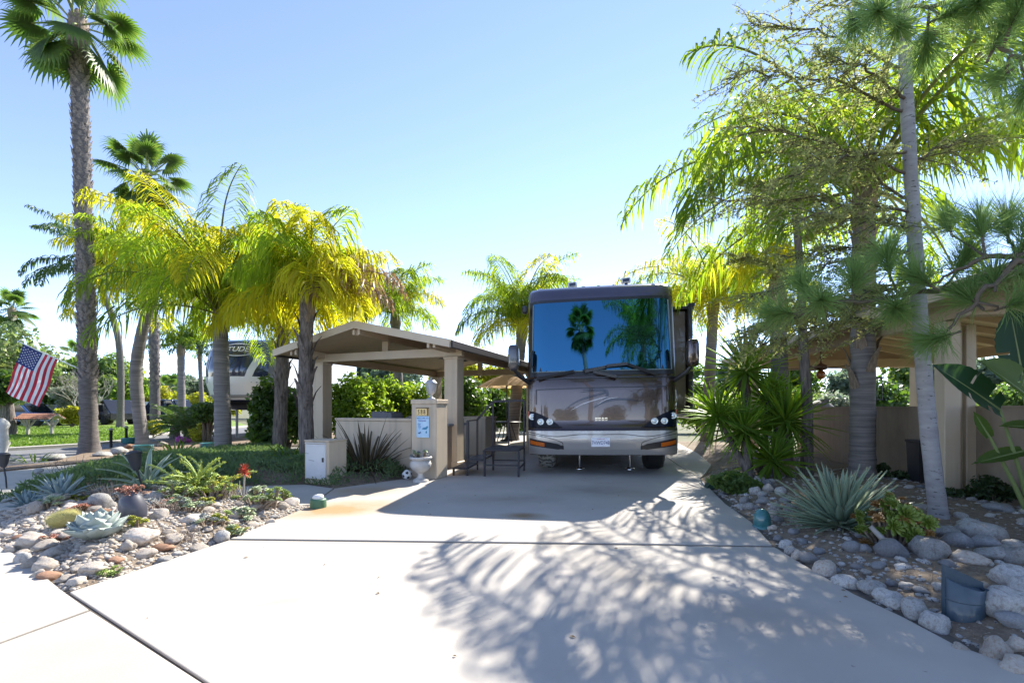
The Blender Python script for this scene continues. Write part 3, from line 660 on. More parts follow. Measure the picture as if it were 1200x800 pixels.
# ---------------------------------------------------------------- patio umbrella, table set
ub=thing('patio_umbrella','tan market umbrella open over the patio behind the steps','umbrella',GD(594,17))
m=MB(); N=8; vs=[(0,0,2.52)]
for r,z in((.55,2.33),(1.12,2.02)):
    for k in range(N): a=k*math.tau/N+.2; vs.append((r*math.cos(a),r*math.sin(a),z))
fs=[(0,1+k,1+(k+1)%N) for k in range(N)]+[(1+k,9+k,9+(k+1)%N,1+(k+1)%N) for k in range(N)]
m.add(vs,fs); CAN=LEAF('canopy_tan',(.58,.38,.22),(.60,.40,.23),(.85,.48,.24),.6,.8); m.build('canopy',CAN,ub)
m=MB(); 
for k in range(N): a=k*math.tau/N+.2; m.tube([(.03*math.cos(a),.03*math.sin(a),2.46),(1.1*math.cos(a),1.1*math.sin(a),1.99)],.012,5)
m.build('ribs',X['black'],ub); m=MB(); m.tube([(0,0,0),(0,0,2.55)],.024,8); m.build('pole',X['black'],ub); m=MB(); m.lathe([(.25,0),(.25,.05),(.05,.08),(.04,.2)],16); m.build('base',X['black'],ub)
tb=thing('patio_table','round dark patio table under the tan umbrella','table',GD(594,16.9))
m=MB(); m.lathe([(.55,.70),(.55,.73),(.02,.735)],24); m.build('tabletop',X['black'],tb)
for k in range(4): a=k*1.571+.6; m=MB(); m.tube([(.15*math.cos(a),.15*math.sin(a),.7),(.4*math.cos(a),.4*math.sin(a),0)],.02,6); m.build('leg',X['black'],tb)
cg=GD(566,15.2); rk=thing('side_counter','tan stucco counter block standing at the edge of the patio','counter',GD(556,11.8),RZ)
bx('counter_body',(0,.35,.48),(.62,.7,.96),X['stucco'],rk,.01); bx('countertop',(0,.35,.985),(.68,.76,.05),X['stucco'],rk,.01); bx('fridge_door',(-.325,.3,.45),(.02,.42,.7),X['blackp'],rk,.004)
# ---------------------------------------------------------------- neighbour's carport, wall, columns on the right
nb=thing('neighbouring_carport','tan timber carport with exposed rafters behind the right-hand planting','carport',(4.95,7,0))
o=Vector((4.95,7,0))
def nbx(name,c,d,mat,par=nb,bev=.006): m=MB(); m.box(Vector(c)-o,d,bev=bev); return m.build(name,mat,par)
for u,dd,ww in((1110,6.2,.19),(1134.5,6.42,.12)):
    q=GD(u,dd); p=nbx('post',(q.x,q.y,1.2),(ww,ww,2.40),X['paint_tan'])
nbx('downpipe',(GD(1124,6.42).x,GD(1124,6.42).y,1.2),(.06,.06,2.4),X['paint_beam'],bev=.02)
for x,y in((4.95,14.3),(9.3,14.3),(9.3,6.6)): nbx('post',(x,y,1.2),(.28,.28,2.4),X['paint_tan'])
def xz(x): return 2.62+.20*(x-4.7) if x<7.2 else 3.12-.2*(x-7.2)
nbx('eave_beam',(4.95,9.9,2.53),(.14,10.6,.22),X['paint_beam']); nbx('rear_beam',(7.1,14.3,2.50),(4.7,.16,.24),X['paint_beam']); nbx('front_beam',(7.1,6.5,2.50),(4.7,.16,.24),X['paint_beam']); nbx('eave_beam',(9.3,9.9,2.53),(.14,10.6,.22),X['paint_beam'])
for k in range(14):
    y=4.9+k*.78
    for a,b in((4.55,7.17),(9.75,7.23)): m=MB(); m.beam(Vector((a,y,xz(a)+.03))-o,Vector((b,y,xz(b)+.03))-o,.06,.13); m.build('rafter',X['paint_beam'],nb)
m=MB(); m.hexa([Vector(q)-o for q in((4.9,14.42,2.60),(9.35,14.42,2.60),(9.35,14.46,2.60),(4.9,14.46,2.60))],[Vector(q)-o for q in((7.15,14.42,3.14),(7.25,14.42,3.14),(7.25,14.46,3.14),(7.15,14.46,3.14))]); m.build('gable_panel',X['paint_beam'],nb)
nbx('ridge_beam',(7.2,9.9,3.11),(.05,10.8,.2),X['paint_beam'])
for a,b in((4.5,7.2),(9.8,7.2)):
    m=MB(); y0,y1=4.6,15.4; za,zb=xz(a)+.105,xz(b)+.105
    m.hexa([Vector(q)-o for q in((a,y0,za),(b,y0,zb),(b,y1,zb),(a,y1,za))],[Vector(q)-o for q in((a,y0,za+.06),(b,y0,zb+.06),(b,y1,zb+.06),(a,y1,za+.06))])
    if a>b: m.f=[f[::-1] for f in m.f]
    m.build('roof_panel',X['paint_tan'],nb)
nbx('fascia_board',(4.47,10,xz(4.5)+.10),(.05,10.9,.18),X['fascia'])
rw=thing('boundary_wall','tan stucco boundary wall under the right-hand carport','wall',(5.4,8,0))
wp=[Vector((5.06,3.0,0)),Vector((5.24,5.0,0)),Vector((5.60,8.96,0)),Vector((6.12,14.2,0))]
m=MB()
for a,b in zip(wp,wp[1:]):
    s=Vector((.16,0,0)); q=Vector((5.4,8,0)); e=Vector((0,0,1.235)); g=Vector((0,0,-.08))
    m.hexa([a-q+g,a+s-q+g,b+s-q+g,b-q+g],[a-q+e,a+s-q+e,b+s-q+e,b-q+e])
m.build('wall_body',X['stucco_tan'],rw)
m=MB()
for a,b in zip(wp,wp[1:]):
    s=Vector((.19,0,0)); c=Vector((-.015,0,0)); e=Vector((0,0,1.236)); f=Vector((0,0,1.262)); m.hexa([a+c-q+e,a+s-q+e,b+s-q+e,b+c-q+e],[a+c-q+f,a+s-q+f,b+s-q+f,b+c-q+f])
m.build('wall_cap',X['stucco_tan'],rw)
f2=thing('ceiling_fan','wooden-bladed ceiling fan with an amber globe under the right-hand carport','ceiling fan',P3(962,434,9.6))
WD=M('fan_wood',(.16,.07,.035),(.11,.05,.025),rough=.4,scale=12)
m=MB(); m.lathe([(.03,.0),(.11,.02),(.12,.10),(.04,.14),(.015,.16),(.015,.5)],14); m.build('motor',WD,f2); m=MB(); m.ball((0,0,-.09),(.09,.09,.10),12,8); m.build('globe',FLAT('amber_globe',(.45,.14,.03),.2,coat=1),f2)
for k in range(5): m=MB(); m.box((.42,0,.05),(.60,.14,.012),bev=.003); b_=m.build('blade',WD,f2); b_.rotation_euler=(.15,0,k*1.2566+.2)
hl=thing('hanging_lantern','black wire lantern hanging in front of the right-hand wall','lantern',P3(1026,468,8.6))
m=MB()
for a in range(4): x,y=(.07,-.07,-.07,.07)[a],(.07,.07,-.07,-.07)[a]; m.tube([(x,y,0),(x,y,.40)],.010,5)
m.build('lantern_frame',X['black'],hl); m=MB(); m.box((0,0,0),(.17,.17,.02)); m.box((0,0,.41),(.20,.20,.03)); m.tube([(0,0,.42),(0,0,1.35)],.006,5); m.build('lantern_cap',X['black'],hl)
bn=thing('black_bin','slim black lidded bin against the right-hand wall','bin',GD(1081,7.05))
m=MB(); m.hexa([(-.12,-.12,0),(.12,-.12,0),(.12,.12,0),(-.12,.12,0)],[(-.14,-.14,.70),(.14,-.14,.70),(.14,.14,.70),(-.14,.14,.70)]); m.build('bin_body',X['blackp'],bn); bx('bin_lid',(0,0,.72),(.31,.31,.04),X['blackp'],bn,.01)
cg2=thing('covered_grill','dark covered grill standing behind the right-hand wall','grill',GD(960,13.2))
m=MB(); m.ball((0,0,1.0),(.55,.38,.46),16,10,f=lambda p:1-.12*abs(p.x)); m.build('grill_cover',X['darkstone'],cg2); bx('cart',(0,0,.5),(.8,.5,1.0),X['blackp'],cg2); bx('chimney_cap',(.12,0,1.46),(.22,.2,.06),X['blackp'],cg2)
# ---------------------------------------------------------------- landscape lights and fittings
SLB=M('fixture_slate_blue',(.035,.06,.085),(.05,.08,.105),rough=.45,scale=14,coat=.2)
bl=thing('landscape_light','large slate blue shroud light among the boulders at the driveway edge','landscape light',G(1130,729))
m=MB(); n=30; vs=[];fs=[]; r=.094
def topz(a): return .232+.028*math.cos(a-2.4)
for i in range(n):
    a=math.tau*i/n; x=r*math.cos(a); y=r*math.sin(a)*(.85 if math.sin(a)<0 else .25)
    for q,z in((.99,-.03),(1.0,topz(a)),(.95,topz(a)+.003),(.93,topz(a)-.022)): vs.append((x*q,y*q,z))
for i in range(n):
    j=(i+1)%n
    for k in range(3): fs.append((4*i+k,4*j+k,4*j+k+1,4*i+k+1))
m.add(vs,fs,True); m.add([vs[4*i+3] for i in range(n)],[list(range(n))]); m.build('shroud',SLB,bl)
m=MB(); m.hexa([(-.096,.0,.0),(.096,.0,.0),(.096,.03,.0),(-.096,.03,.0)],[(-.096,.0,.325),(.096,.0,.235),(.096,.03,.235),(-.096,.03,.325)]); m.build('back_plate',SLB,bl)
m=MB(); m.box((.09,-.035,.09),(.016,.04,.24),bev=.005); m.build('clip',SLB,bl); m=MB(); m.lathe([(.0955,.13),(.097,.135),(.0955,.14)],30); m.v=[(x,y*(.85 if y<0 else .25),z) for x,y,z in m.v]; m.build('seam_ring',SLB,bl)
gd=thing('glazed_dome','small teal glazed ceramic dome on the cobbles','dome',G(893,617)); m=MB(); m.lathe([(.075,0),(.085,.04),(.08,.11),(.06,.16),(.03,.185),(.003,.19)],18); m.build('dome_shell',X['teal'],gd)
m=MB(); m.lathe([(.09,-.02),(.09,.015),(.07,.02)],18); m.build('dome_foot',X['teal'],gd)
gb=thing('green_box','small dark green hooded light tilted at the driveway corner','landscape light',G(836,571))
m=MB(); m.hexa([(-.12,-.08,0),(.12,-.08,0),(.12,.09,0),(-.12,.09,0)],[(-.06,-.10,.10),(.14,-.08,.17),(.14,.07,.17),(-.06,.06,.11)]); m.build('hood',FLAT('dark_green',(.015,.05,.035),.4),gb); m=MB(); m.box((0,0,-.02),(.2,.14,.05)); m.build('base',X['blackp'],gb)
gv=thing('green_valve_cover','round green valve cover topped with a white stone at the bed corner','valve cover',G(373,594))
m=MB(); m.lathe([(.098,0),(.095,.09),(.09,.105),(.01,.107)],20); m.build('cover_body',FLAT('valve_green',(.06,.16,.09),.5),gv); m=MB(); m.ball((0,0,.12),(.075,.06,.045),9,6,f=lambda p:1+.2*mn.noise(p*2)); m.build('capstone',X['white'],gv)
def pathlight(label,base,head,tilt,s=1):
    t=thing('path_light',label,'path light',base,0,None); h=Vector(head)-Vector(base)
    m=MB(); m.tube([(0,0,-.05),h*.5+Vector((.01,0,0)),h],.013*s,6); m.build('stake',X['black'],t)
    m=MB(); m.lathe([(.035,-.02),(.06,.05),(.085,.19),(.09,.20),(.075,.235),(.04,.25)],12); hd=m.build('lamp_head',FLAT('lamp_dark',(.05,.05,.055),.4),t,loc=h); hd.rotation_euler=tilt; hd.scale=(s,s,s)
    m=MB(); m.lathe([(.091,.195),(.095,.205),(.091,.215)],12); m.build('lamp_ring',X['black'],hd)
pathlight('black path light leaning above the variegated agave',G(170,584),P3(160,549,6.15),(0,-.22,0)); pathlight('black path light at the left edge of the groundcover',G(8,571),P3(4,546,7.1),(0,0,0),.85)
for u,v0,v1,lab in((130,505,524,'short black bollard light nearest the tall fan palm'),(148,500,520,'short black bollard light between two palm trunks')):
    b0=G(u,v0+19); t=thing('bollard_light',lab,'bollard light',b0); m=MB(); m.lathe([(.04,0),(.04,.50),(.05,.51),(.05,.54)],8); m.build('bollard_post',X['black'],t); m=MB(); m.lathe([(.045,.545),(.06,.58),(.02,.61)],8); m.build('bollard_cap',X['darkstone'],t)
wpst=thing('white_post','weathered white ornamental post at the left edge of the street','post',G(3,541))
m=MB(); m.lathe([(.12,0),(.10,.1),(.07,.18),(.09,.32),(.13,.42),(.10,.52),(.09,.75),(.13,.85),(.09,.93),(.02,1.0)],14); m.build('post_body',M('post_white',(.6,.59,.56),(.45,.43,.40),rough=.8,scale=5),wpst); m=MB(); m.box((0,0,.03),(.3,.3,.06),bev=.01); m.build('plinth',X['darkstone'],wpst)
# ================================================================ plants
R=random.Random(21)
GOLD=LEAF('frond_gold',(.26,.25,.02),(.40,.33,.025),(.95,.80,.03),.6,rough=.6,spec=.2); LIME=LEAF('frond_lime',(.11,.17,.015),(.20,.25,.02),(.68,.80,.04),.55,rough=.55,spec=.25)
GREEN=LEAF('frond_green',(.035,.075,.015),(.075,.12,.02),(.46,.58,.03),.45,rough=.5,spec=.3); DKGREEN=LEAF('frond_dark',(.03,.06,.02),(.06,.10,.03),(.16,.26,.04),.35)
BROWN=LEAF('frond_dead',(.22,.13,.07),(.30,.20,.11),(.40,.22,.10),.4); RACH=FLAT('rachis',(.16,.17,.04),.5); RACHB=FLAT('rachis_dead',(.25,.16,.09),.7)
X['bark_stub']=M('bark_stub',(.30,.26,.235),(.13,.11,.10),rough=.95,scale=30)
FAN=LEAF('fan_leaf',(.05,.085,.03),(.09,.14,.04),(.26,.38,.05),.42); FANT=FLAT('fan_petiole',(.20,.24,.06),.5)
def frond(L,e0,bend,nl,ll,seed,droop=1.0,mats=(GOLD,RACH),w=.032,plum=.5):
    r=random.Random(seed); m=MB(); N=22; pts=[Vector((0,0,0))]; yaw=0
    for i in range(N):
        t=(i+.5)/N; e=rad(e0-bend*t**1.25); yaw+=r.uniform(-.03,.03)
        pts.append(pts[-1]+Vector((math.cos(e)*math.cos(yaw),math.cos(e)*math.sin(yaw),math.sin(e)))*(L/N))
    m.tube(pts,[.028*(1-.85*i/N)*max(.5,L/3) for i in range(N+1)],5,False,True,1)
    for i in range(nl):
        t=.16+.83*(i/nl)**.95; k=t*N; a=min(int(k),N-1); p=pts[a].lerp(pts[a+1],k-a); T=(pts[a+1]-pts[a]).normalized()
        s0=T.cross(Vector((0,0,1))); s0=(s0 if s0.length>.05 else Vector((0,1,0))).normalized(); up=s0.cross(T).normalized()
        ln=ll*(math.sin(math.pi*(.18+.80*t))**.6)*r.uniform(.75,1.1)
        for sg in(-1,1):
            el=r.uniform(-plum,plum)+.25
            d=(s0*sg*math.cos(el)+up*math.sin(el)+T*r.uniform(.15,.55)).normalized()
            q=p.copy(); P=[q.copy()]; 
            for sidx in range(3):
                q=q+d*(ln/3); P.append(q.copy()); d=(d+Vector((0,0,-1))*droop*r.uniform(.9,1.9)).normalized()
            sd=d.cross(Vector((r.uniform(-1,1),r.uniform(-1,1),r.uniform(-.2,.2)))); sd=(sd if sd.length>.1 else s0).normalized()
            wv=w*r.uniform(.8,1.25); b=len(m.v)
            m.add([P[0]-sd*wv*.25,P[0]+sd*wv*.25,P[1]-sd*wv*.5,P[1]+sd*wv*.5,P[2]-sd*wv*.4,P[2]+sd*wv*.4,P[3]],[(0,1,3,2),(2,3,5,4),(4,5,6)],True,0)
    return m.mesh('frond',list(mats))
ECL=[(80,84),(76,92),(71,108),(60,124),(42,118),(14,84)]
_FR={}; BROAD=[(78,92),(66,108),(52,112),(38,104),(20,92),(0,66)]
def frset(L,nl,ll,mats,key,droop=1,w=.032,plum=.5,ecl=ECL):
    k=(round(L,1),nl,key,ecl is ECL)
    if k not in _FR: _FR[k]=[[frond(L*(1.04-.05*c),e,b,nl,ll,hash((c,s))%9999+11,droop,mats,w,plum) for s in range(2)] for c,(e,b) in enumerate(ecl)]
    return _FR[k]
def trunk(par,pts,r,mat,name='trunk',n=14,rings=40,amp=.04,seed=1,base=None,flare=1.35):
    rr=random.Random(seed); pts=[Vector(p)-base for p in pts]; P=[];Q=[]; k=len(pts)-1
    for i in range(rings+1):
        t=i/rings*k; a=min(int(t),k-1); f=t-a
        p0=pts[max(a-1,0)];p1=pts[a];p2=pts[a+1];p3=pts[min(a+2,k)]
        P.append(.5*((2*p1)+(p2-p0)*f+(2*p0-5*p1+4*p2-p3)*f*f+(3*p1-p0-3*p2+p3)*f**3))
        s=i/rings; q=r[0]+(r[1]-r[0])*s; q*=1+(flare-1)*max(0,1-s*9)**1.6; Q.append(q*(1+amp*(1 if i%2 else -1)*.5+rr.uniform(-amp,amp)*.5))
    m=MB(); m.tube(P,Q,n,True,True,0,.03,rr); return m.build(name,mat,par),P,Q
def queen(label,base,crown,r,L,nfr,mixm,mid=None,seed=1,nl=84,ll=1.1,bark='bark_ring',boots=0,skip=None,group='queen palms along the driveway',droop=1,w=.031,dead=0,smooth=None,rings=40,azs=None,bootm='bark_husk',ecl=ECL,skew=1.25):
    rr=random.Random(seed); base=Vector(base); base.z-=.06; t=thing('queen_palm',label,'palm tree',base,0,group)
    pts=[base]+([mid] if mid is not None else [base.lerp(crown,.5)])+[crown]
    trunk(t,pts,r,X[bark],seed=seed,base=base,rings=rings)
    c=Vector(crown)-base
    # swollen crownshaft of old leaf bases
    m=MB(); R1=r[1]; dn=(Vector(crown)-pts[-2]).normalized()
    m.tube([c-dn*.45,c-dn*.2,c,c+dn*.25,c+dn*.5],[R1*1.0,R1*1.25,R1*1.15,R1*.8,R1*.3],10,True,True,0,.1,rr); m.build('crownshaft',X['bark_husk'],t)
    if boots:
        for k in range(boots):
            a=k*2.4; hgt=-.1-k*.125; m=MB(); dv=Vector((math.cos(a),math.sin(a),0)); rl=R1+(r[0]-R1)*min(1,-hgt/(Vector(crown)-base).length); p=c+dn*hgt*1.0+dv*rl*1.02; up=(dn+dv*.30).normalized()
            m.ribbon([p-up*.1,p+up*.08,p+up*.26,p+up*.40+dv*.05],[.16,.17,.10,.04],dv.cross(Vector((0,0,1))),fold=.18); m.build('leaf_base',X[bootm],t)
    for k in range(nfr):
        u=(k+.5)/nfr; cls=min(5,int(u**skew*6)); az=k*2.39996+rr.uniform(-.3,.3)+seed
        if azs: az=azs(k,az)
        mats,key=rr.choices(mixm[0],mixm[1])[0]
        if dead and k>=nfr-dead: mats,key=(BROWN,RACHB),'dead'; cls=rr.choice([3,4])
        fs=frset(L,nl,ll,mats,key,droop,w,.5,ecl); me=fs[cls][rr.randrange(2)]
        inst('frond',me,t,c+dn*.1+Vector((math.cos(az),math.sin(az),0))*R1*.5,(rr.uniform(-.15,.15),rr.uniform(-.08,.08),az),rr.uniform(.88,1.08))
    return t
gold=([((GOLD,RACH),'g'),((LIME,RACH),'l')],[.75,.25]); lime=([((GOLD,RACH),'g'),((LIME,RACH),'l'),((GREEN,RACH),'n')],[.16,.52,.32]); grn=([((GREEN,RACH),'n'),((LIME,RACH),'l')],[.8,.2]); dkg=([((DKGREEN,RACH),'d')],[1])
def clear_az(k,az):                                 # keep the fronds from shading the open left half of the driveway
    c=P3(1013,228,7.6)
    for _ in range(40):
        bad=False
        for r_,z in((1.2,6.2),(2.2,6.0),(3.0,5.2),(3.6,4.3)):
            s=Vector((c.x+r_*math.cos(az),c.y+r_*math.sin(az),0))-Vector((.347,.938,0))*1.171*z; d=s.dot(FW); u=600+FPX*s.dot(RT)/max(d,.01)
            if 2.0<d<4.4 and u<590: bad=True
        if not bad: break
        az+=rad(9)
    return az
queen('golden queen palm with a pale ringed trunk nearest the trailer',G(262,534),P3(258,372,12.1),(.20,.17),4.0,32,lime,seed=3)
qb=queen('golden queen palm with shaggy grey trunk in front of the carport roof',G(360,550),P3(360,352,9.2),(.15,.12),2.0,26,gold,mid=P3(358,440,9.2),seed=5,bark='bark_dark',ll=.95,boots=20,bootm='bark_dark')
queen('golden queen palm with dark shaggy trunk behind the carport corner',G(327,531),P3(333,372,12.5),(.185,.15),2.9,24,gold,seed=8,bark='bark_dark',dead=1,boots=20,bootm='bark_dark')
queen('tall golden queen palm with fronds hanging across the fan palm trunk',G(168,524),P3(178,345,14.4),(.18,.145),3.0,28,gold,mid=P3(160,430,14.5),seed=13,ll=1.1)
queen('dark green feather palm far behind the tall fan palm',G(141,501),P3(112,322,27),(.19,.15),4.6,20,dkg,mid=P3(139,400,28),seed=2,nl=60,ll=.9,w=.06,group=None,bark='bark_grey')
queen('small green palm standing behind the cycads near the trailer',GD(213,24),P3(212,408,24),(.2,.16),2.3,16,grn,seed=6,nl=45,ll=.6,w=.05,group=None)
queen('slender young palm just left of the trailer',GD(238,25),P3(234,415,25),(.12,.1),2.2,12,dkg,seed=7,nl=40,ll=.55,w=.05,group=None)
queen('yellow-green queen palm rising behind the carport ridge',GD(470,17.5),P3(463,372,17.5),(.2,.17),2.7,20,lime,seed=9,nl=75,w=.03)
queen('queen palm between the tan umbrella and the motorhome',GD(600,17.5),P3(612,385,17.5),(.26,.18),3.4,30,lime,seed=11,nl=85,w=.03)
queen('golden queen palm behind the right rear flank of the motorhome',GD(828,15.5),P3(836,356,15.5),(.21,.16),3.9,34,gold,seed=14,ll=1.2,ecl=BROAD,skew=.95)
queen('golden queen palm with ringed trunk behind the yucca clump',GD(918,9.8),P3(910,340,9.8),(.19,.15),1.7,5,lime,seed=16)
queen('large queen palm with old leaf bases under the crown beside the white-barked tree',G(1010,565),P3(1013,228,7.6),(.19,.15),4.9,24,([((GREEN,RACH),'n'),((LIME,RACH),'l')],[.85,.15]),seed=19,ll=1.2,boots=26,nl=84,w=.038,skew=1.0,ecl=BROAD,azs=clear_az)
for az,e_ in((.05,2),(-.25,3)):
    o=inst('dead_frond',frset(2.6,70,.8,(BROWN,RACHB),'deadb',1.2,.022,.5,BROAD)[e_][0],qb,P3(362,356,9.2)-qb.location,(0,0,az),1.0); tag(o,'brown dead frond arching over the carport ridge')
# ---------------------------------------------------------------- fan palms
def fan(e0,seed,Rr=.88,pl=.92):
    r=random.Random(seed); m=MB(); e=rad(e0); d=Vector((math.cos(e),0,math.sin(e))); P=[Vector((0,0,0))]
    for i in range(6): P.append(P[-1]+d*(pl/6)); d=(d+Vector((0,0,-.05))).normalized()
    m.tube(P,[.03]+[.022]*6,5,False,True,1); T=d; s=Vector((0,1,0)); up=s.cross(T)*-1; up=T.cross(s)*-1; hub=P[-1]
    n=30
    for i in range(n):
        a=rad(-145+290*i/(n-1)); dr=(T*math.cos(a)+s*math.sin(a)).normalized(); ln=Rr*(1-.22*abs(a)/2.5)*r.uniform(.88,1.08)
        sd=(T*-math.sin(a)+s*math.cos(a)); q=hub.copy(); dd=(dr+up*.12).normalized(); pts=[q.copy()]
        for k in range(4):
            q=q+dd*ln/4; pts.append(q.copy()); dd=(dd+Vector((0,0,-.10-.34*k*k*.6))).normalized()
        wv=ln*.14; sw=[.012,wv*.85,wv*.8,wv*.3,.004]; fo=[0,.02,.02,.01,0]
        m.ribbon(pts,sw,sd,0,True,fold=.12)
    return m.mesh('fan_leaf',[FAN,FANT])
FANS=[[fan(e,77+i*3+s) for s in range(2)] for i,e in enumerate((78,52,25,-2,-30,-58))]
def fanpalm(label,base,crown,r,nl,seed,scale=1,mid=None,stubs=560,group='fan palms'):
    rr=random.Random(seed); base=Vector(base); base.z-=.06; t=thing('fan_palm',label,'palm tree',base,0,group)
    _,P,Q=trunk(t,[base,mid if mid is not None else base.lerp(crown,.5),Vector(crown)],r,X['bark_grey'],seed=seed,base=base,rings=90,amp=.05,flare=1.45)
    m=MB()
    for k in range(stubs):
        s=.26+.74*(k+.5)/stubs; i=min(int(s*90),89); p=P[i].lerp(P[i+1],s*90-i); a=k*2.39996+rr.uniform(-.3,.3); dv=Vector((math.cos(a),math.sin(a),0)); q=Q[i]
        b=p+dv*q*.9; sd=dv.cross(Vector((0,0,1))); ln=rr.uniform(.07,.13)*scale; hh=Vector((0,0,1))
        wv=q*.38; top=b+dv*ln*.6+hh*ln*1.2
        m.add([b-sd*wv,b+sd*wv,top+sd*wv*.35,top-sd*wv*.35,b+dv*ln*.25-hh*.04],[(0,1,2,3),(1,0,4),(0,3,4),(3,2,4),(2,1,4)])
    ob=m.build('leaf_stubs',X['bark_stub'],t); tag(ob,kind='stuff')
    c=Vector(crown)-base
    m=MB(); m.tube([c-Vector((0,0,.9)),c-Vector((0,0,.4)),c,c+Vector((0,0,.3))],[r[1]*1.15,r[1]*1.35,r[1]*1.1,.05],10,True,True,0,.12,rr); m.build('crown_husk',X['bark_husk'],t)
    for k in range(nl):
        u=(k+.5)/nl; cls=min(5,int(u*6)); az=k*2.39996+rr.uniform(-.25,.25)
        inst('fan_leaf',FANS[cls][rr.randrange(2)],t,c+Vector((math.cos(az)*r[1]*.7,math.sin(az)*r[1]*.7,-.25*u)),(rr.uniform(-.3,.3),0,az),rr.uniform(.9,1.12)*scale)
    return t
fanpalm('tall fan palm with a thick grey trunk at the left by the street',G(105,530),P3(91,24,12.6),(.20,.18),24,4,1.0,mid=P3(100,330,12.6))
fanpalm('second, shorter fan palm behind the golden queen palms',GD(182,21),P3(171,205,21),(.20,.18),26,5,1.15,mid=P3(180,380,21),stubs=300)
fanpalm('distant fan palm crown above the pale tree at far left',GD(14,45),P3(14,362,45),(.3,.25),22,6,1.3,stubs=120)
fanpalm('distant fan palm half hidden behind the tall trunk',GD(92,50),P3(92,417,50),(.3,.25),18,7,1.2,stubs=60)
fanpalm('tiny distant fan palm beyond the yellow hedge',GD(198,60),P3(197,455,60),(.3,.25),18,8,1.4,stubs=60)
# palms behind the photographer, seen mirrored in the windscreen
fanpalm('fan palm behind the photographer, mirrored in the windscreen',(-.2,-18,0),Vector((-1.3,-18.4,16.2)),(.30,.24),34,9,1.3,mid=Vector((0.1,-18,8)),stubs=200)
queen('queen palm behind the photographer, mirrored in the right of the windscreen',(4.2,-4.6,0),Vector((4.1,-4.6,8.3)),(.2,.16),4.4,26,grn,seed=23,group=None)
# ---------------------------------------------------------------- sword-leaved plants
def sword(L,w,thick,curve,prof_,mats_seed=0,nseg=6,mi=None):
    m=MB(); P=[];W=[]
    for i in range(nseg+1):
        t=i/nseg; e=math.pi/2-curve*t*t if curve>=0 else math.pi/2-curve*t*t
        P.append(Vector((math.sin(curve*t*.5)*L*t,0,math.cos(curve*t*.5)*L*t))); W.append(w*prof_(t))
    vs=[];fs=[]
    for i,p in enumerate(P):
        T=(P[min(i+1,nseg)]-P[max(i-1,0)]).normalized(); n=Vector((-T.z,0,T.x)); th=thick*(1-.85*i/nseg)+.001; ww=W[i]/2
        vs+= [p+Vector((0,-ww,0))+n*ww*.35,p-n*th*.5+Vector((0,-ww*.5,0)),p-n*th,p-n*th*.5+Vector((0,ww*.5,0)),p+Vector((0,ww,0))+n*ww*.35,p+n*.0]
    for i in range(nseg):
        for k in range(6): fs.append((6*i+k,6*(i+1)+k,6*(i+1)+(k+1)%6,6*i+(k+1)%6))
    m.add(vs,fs,True); return m
def rosette(par,c,meshes,n,rng,e_lo,e_hi,tilt0=0,r0=.02,scale=(.85,1.1),name='leaf',power=1,axis=None):
    q=axis.to_track_quat('Z','Y').to_matrix() if axis is not None else Matrix.Identity(3)
    for k in range(n):
        u=((k+.5)/n)**power; lean=rad(e_lo+(e_hi-e_lo)*u+rng.uniform(-5,5)); az=k*2.39996+rng.uniform(-.15,.15)
        rot=(q@Euler((0,lean,az),'XYZ').to_matrix()).to_euler(); d=Vector((math.cos(az),math.sin(az),0))*r0
        inst(name,meshes[rng.randrange(len(meshes))],par,Vector(c)+q@d,rot,rng.uniform(*scale))
R=random.Random(31)
YUC=LEAF('yucca_leaf',(.11,.20,.035),(.18,.27,.05),(.80,.92,.10),.5,rough=.45,spec=.3); YUD=LEAF('yucca_dead',(.24,.17,.10),(.16,.11,.07),(.3,.2,.1),.3)
pY=lambda t:(.55+.9*t*(1-t)*1.8)*(1-t**3)+.01
ym=[sword(.80,.062,.010,cv,pY).mesh('leaf',YUC) for cv in(.12,.25,.45)]; yd=[sword(.55,.045,.006,cv,pY).mesh('dead_leaf',YUD) for cv in(.3,.7)]
yc=thing('yucca_clump','spiky green yucca clump with several shaggy heads between driveway and wall','yucca',G(882,570))
base=Vector(yc.location)
for (u,v,d,n,sc,bu,bv,ax) in ((874,436,8.2,78,1.12,880,560,(.05,0,1)),(842,488,7.9,58,.92,884,566,(-.5,-.1,1)),(920,494,7.8,74,1.08,900,566,(.25,-.2,1)),(872,505,7.7,40,.85,878,566,(-.1,-.5,1)),(900,470,8.3,44,.9,886,560,(.3,.3,1)),(905,540,7.5,44,.8,902,566,(.1,-.6,.8))):
    c=P3(u,v,d)-base; b=G(bu,bv)-base; b.z=-.05; m=MB(); m.tube([b,b.lerp(c,.5)+Vector((R.uniform(-.05,.05),0,-.03)),c,c+Vector(ax).normalized()*.15],[.065,.055,.05,.02],8,True,True,0,.1,R); m.build('stem',X['bark_dark'],yc)
    rosette(yc,c,ym,48,R,6,125,scale=(sc*.8,sc*1.12),axis=Vector(ax),r0=.035)
    mm=MB(); q_=Vector(ax).to_track_quat('Z','Y').to_matrix()
    for k in range(60):
        rot=q_@Euler((0,rad(10+125*k/60),k*2.4+1.2)).to_matrix(); sw=ym[k%3]; s_=sc*R.uniform(.8,1.1); mm.add([rot@(v.co*s_)+c for v in sw.vertices],[tuple(p.vertices) for p in sw.polygons],True)
    tag(mm.build('leaf_mass',YUC,yc),kind='stuff')
    rosette(yc,c-Vector(ax).normalized()*.12,yd,8,R,120,165,scale=(sc*.7,sc),axis=Vector(ax),name='dead_leaf',r0=.04)
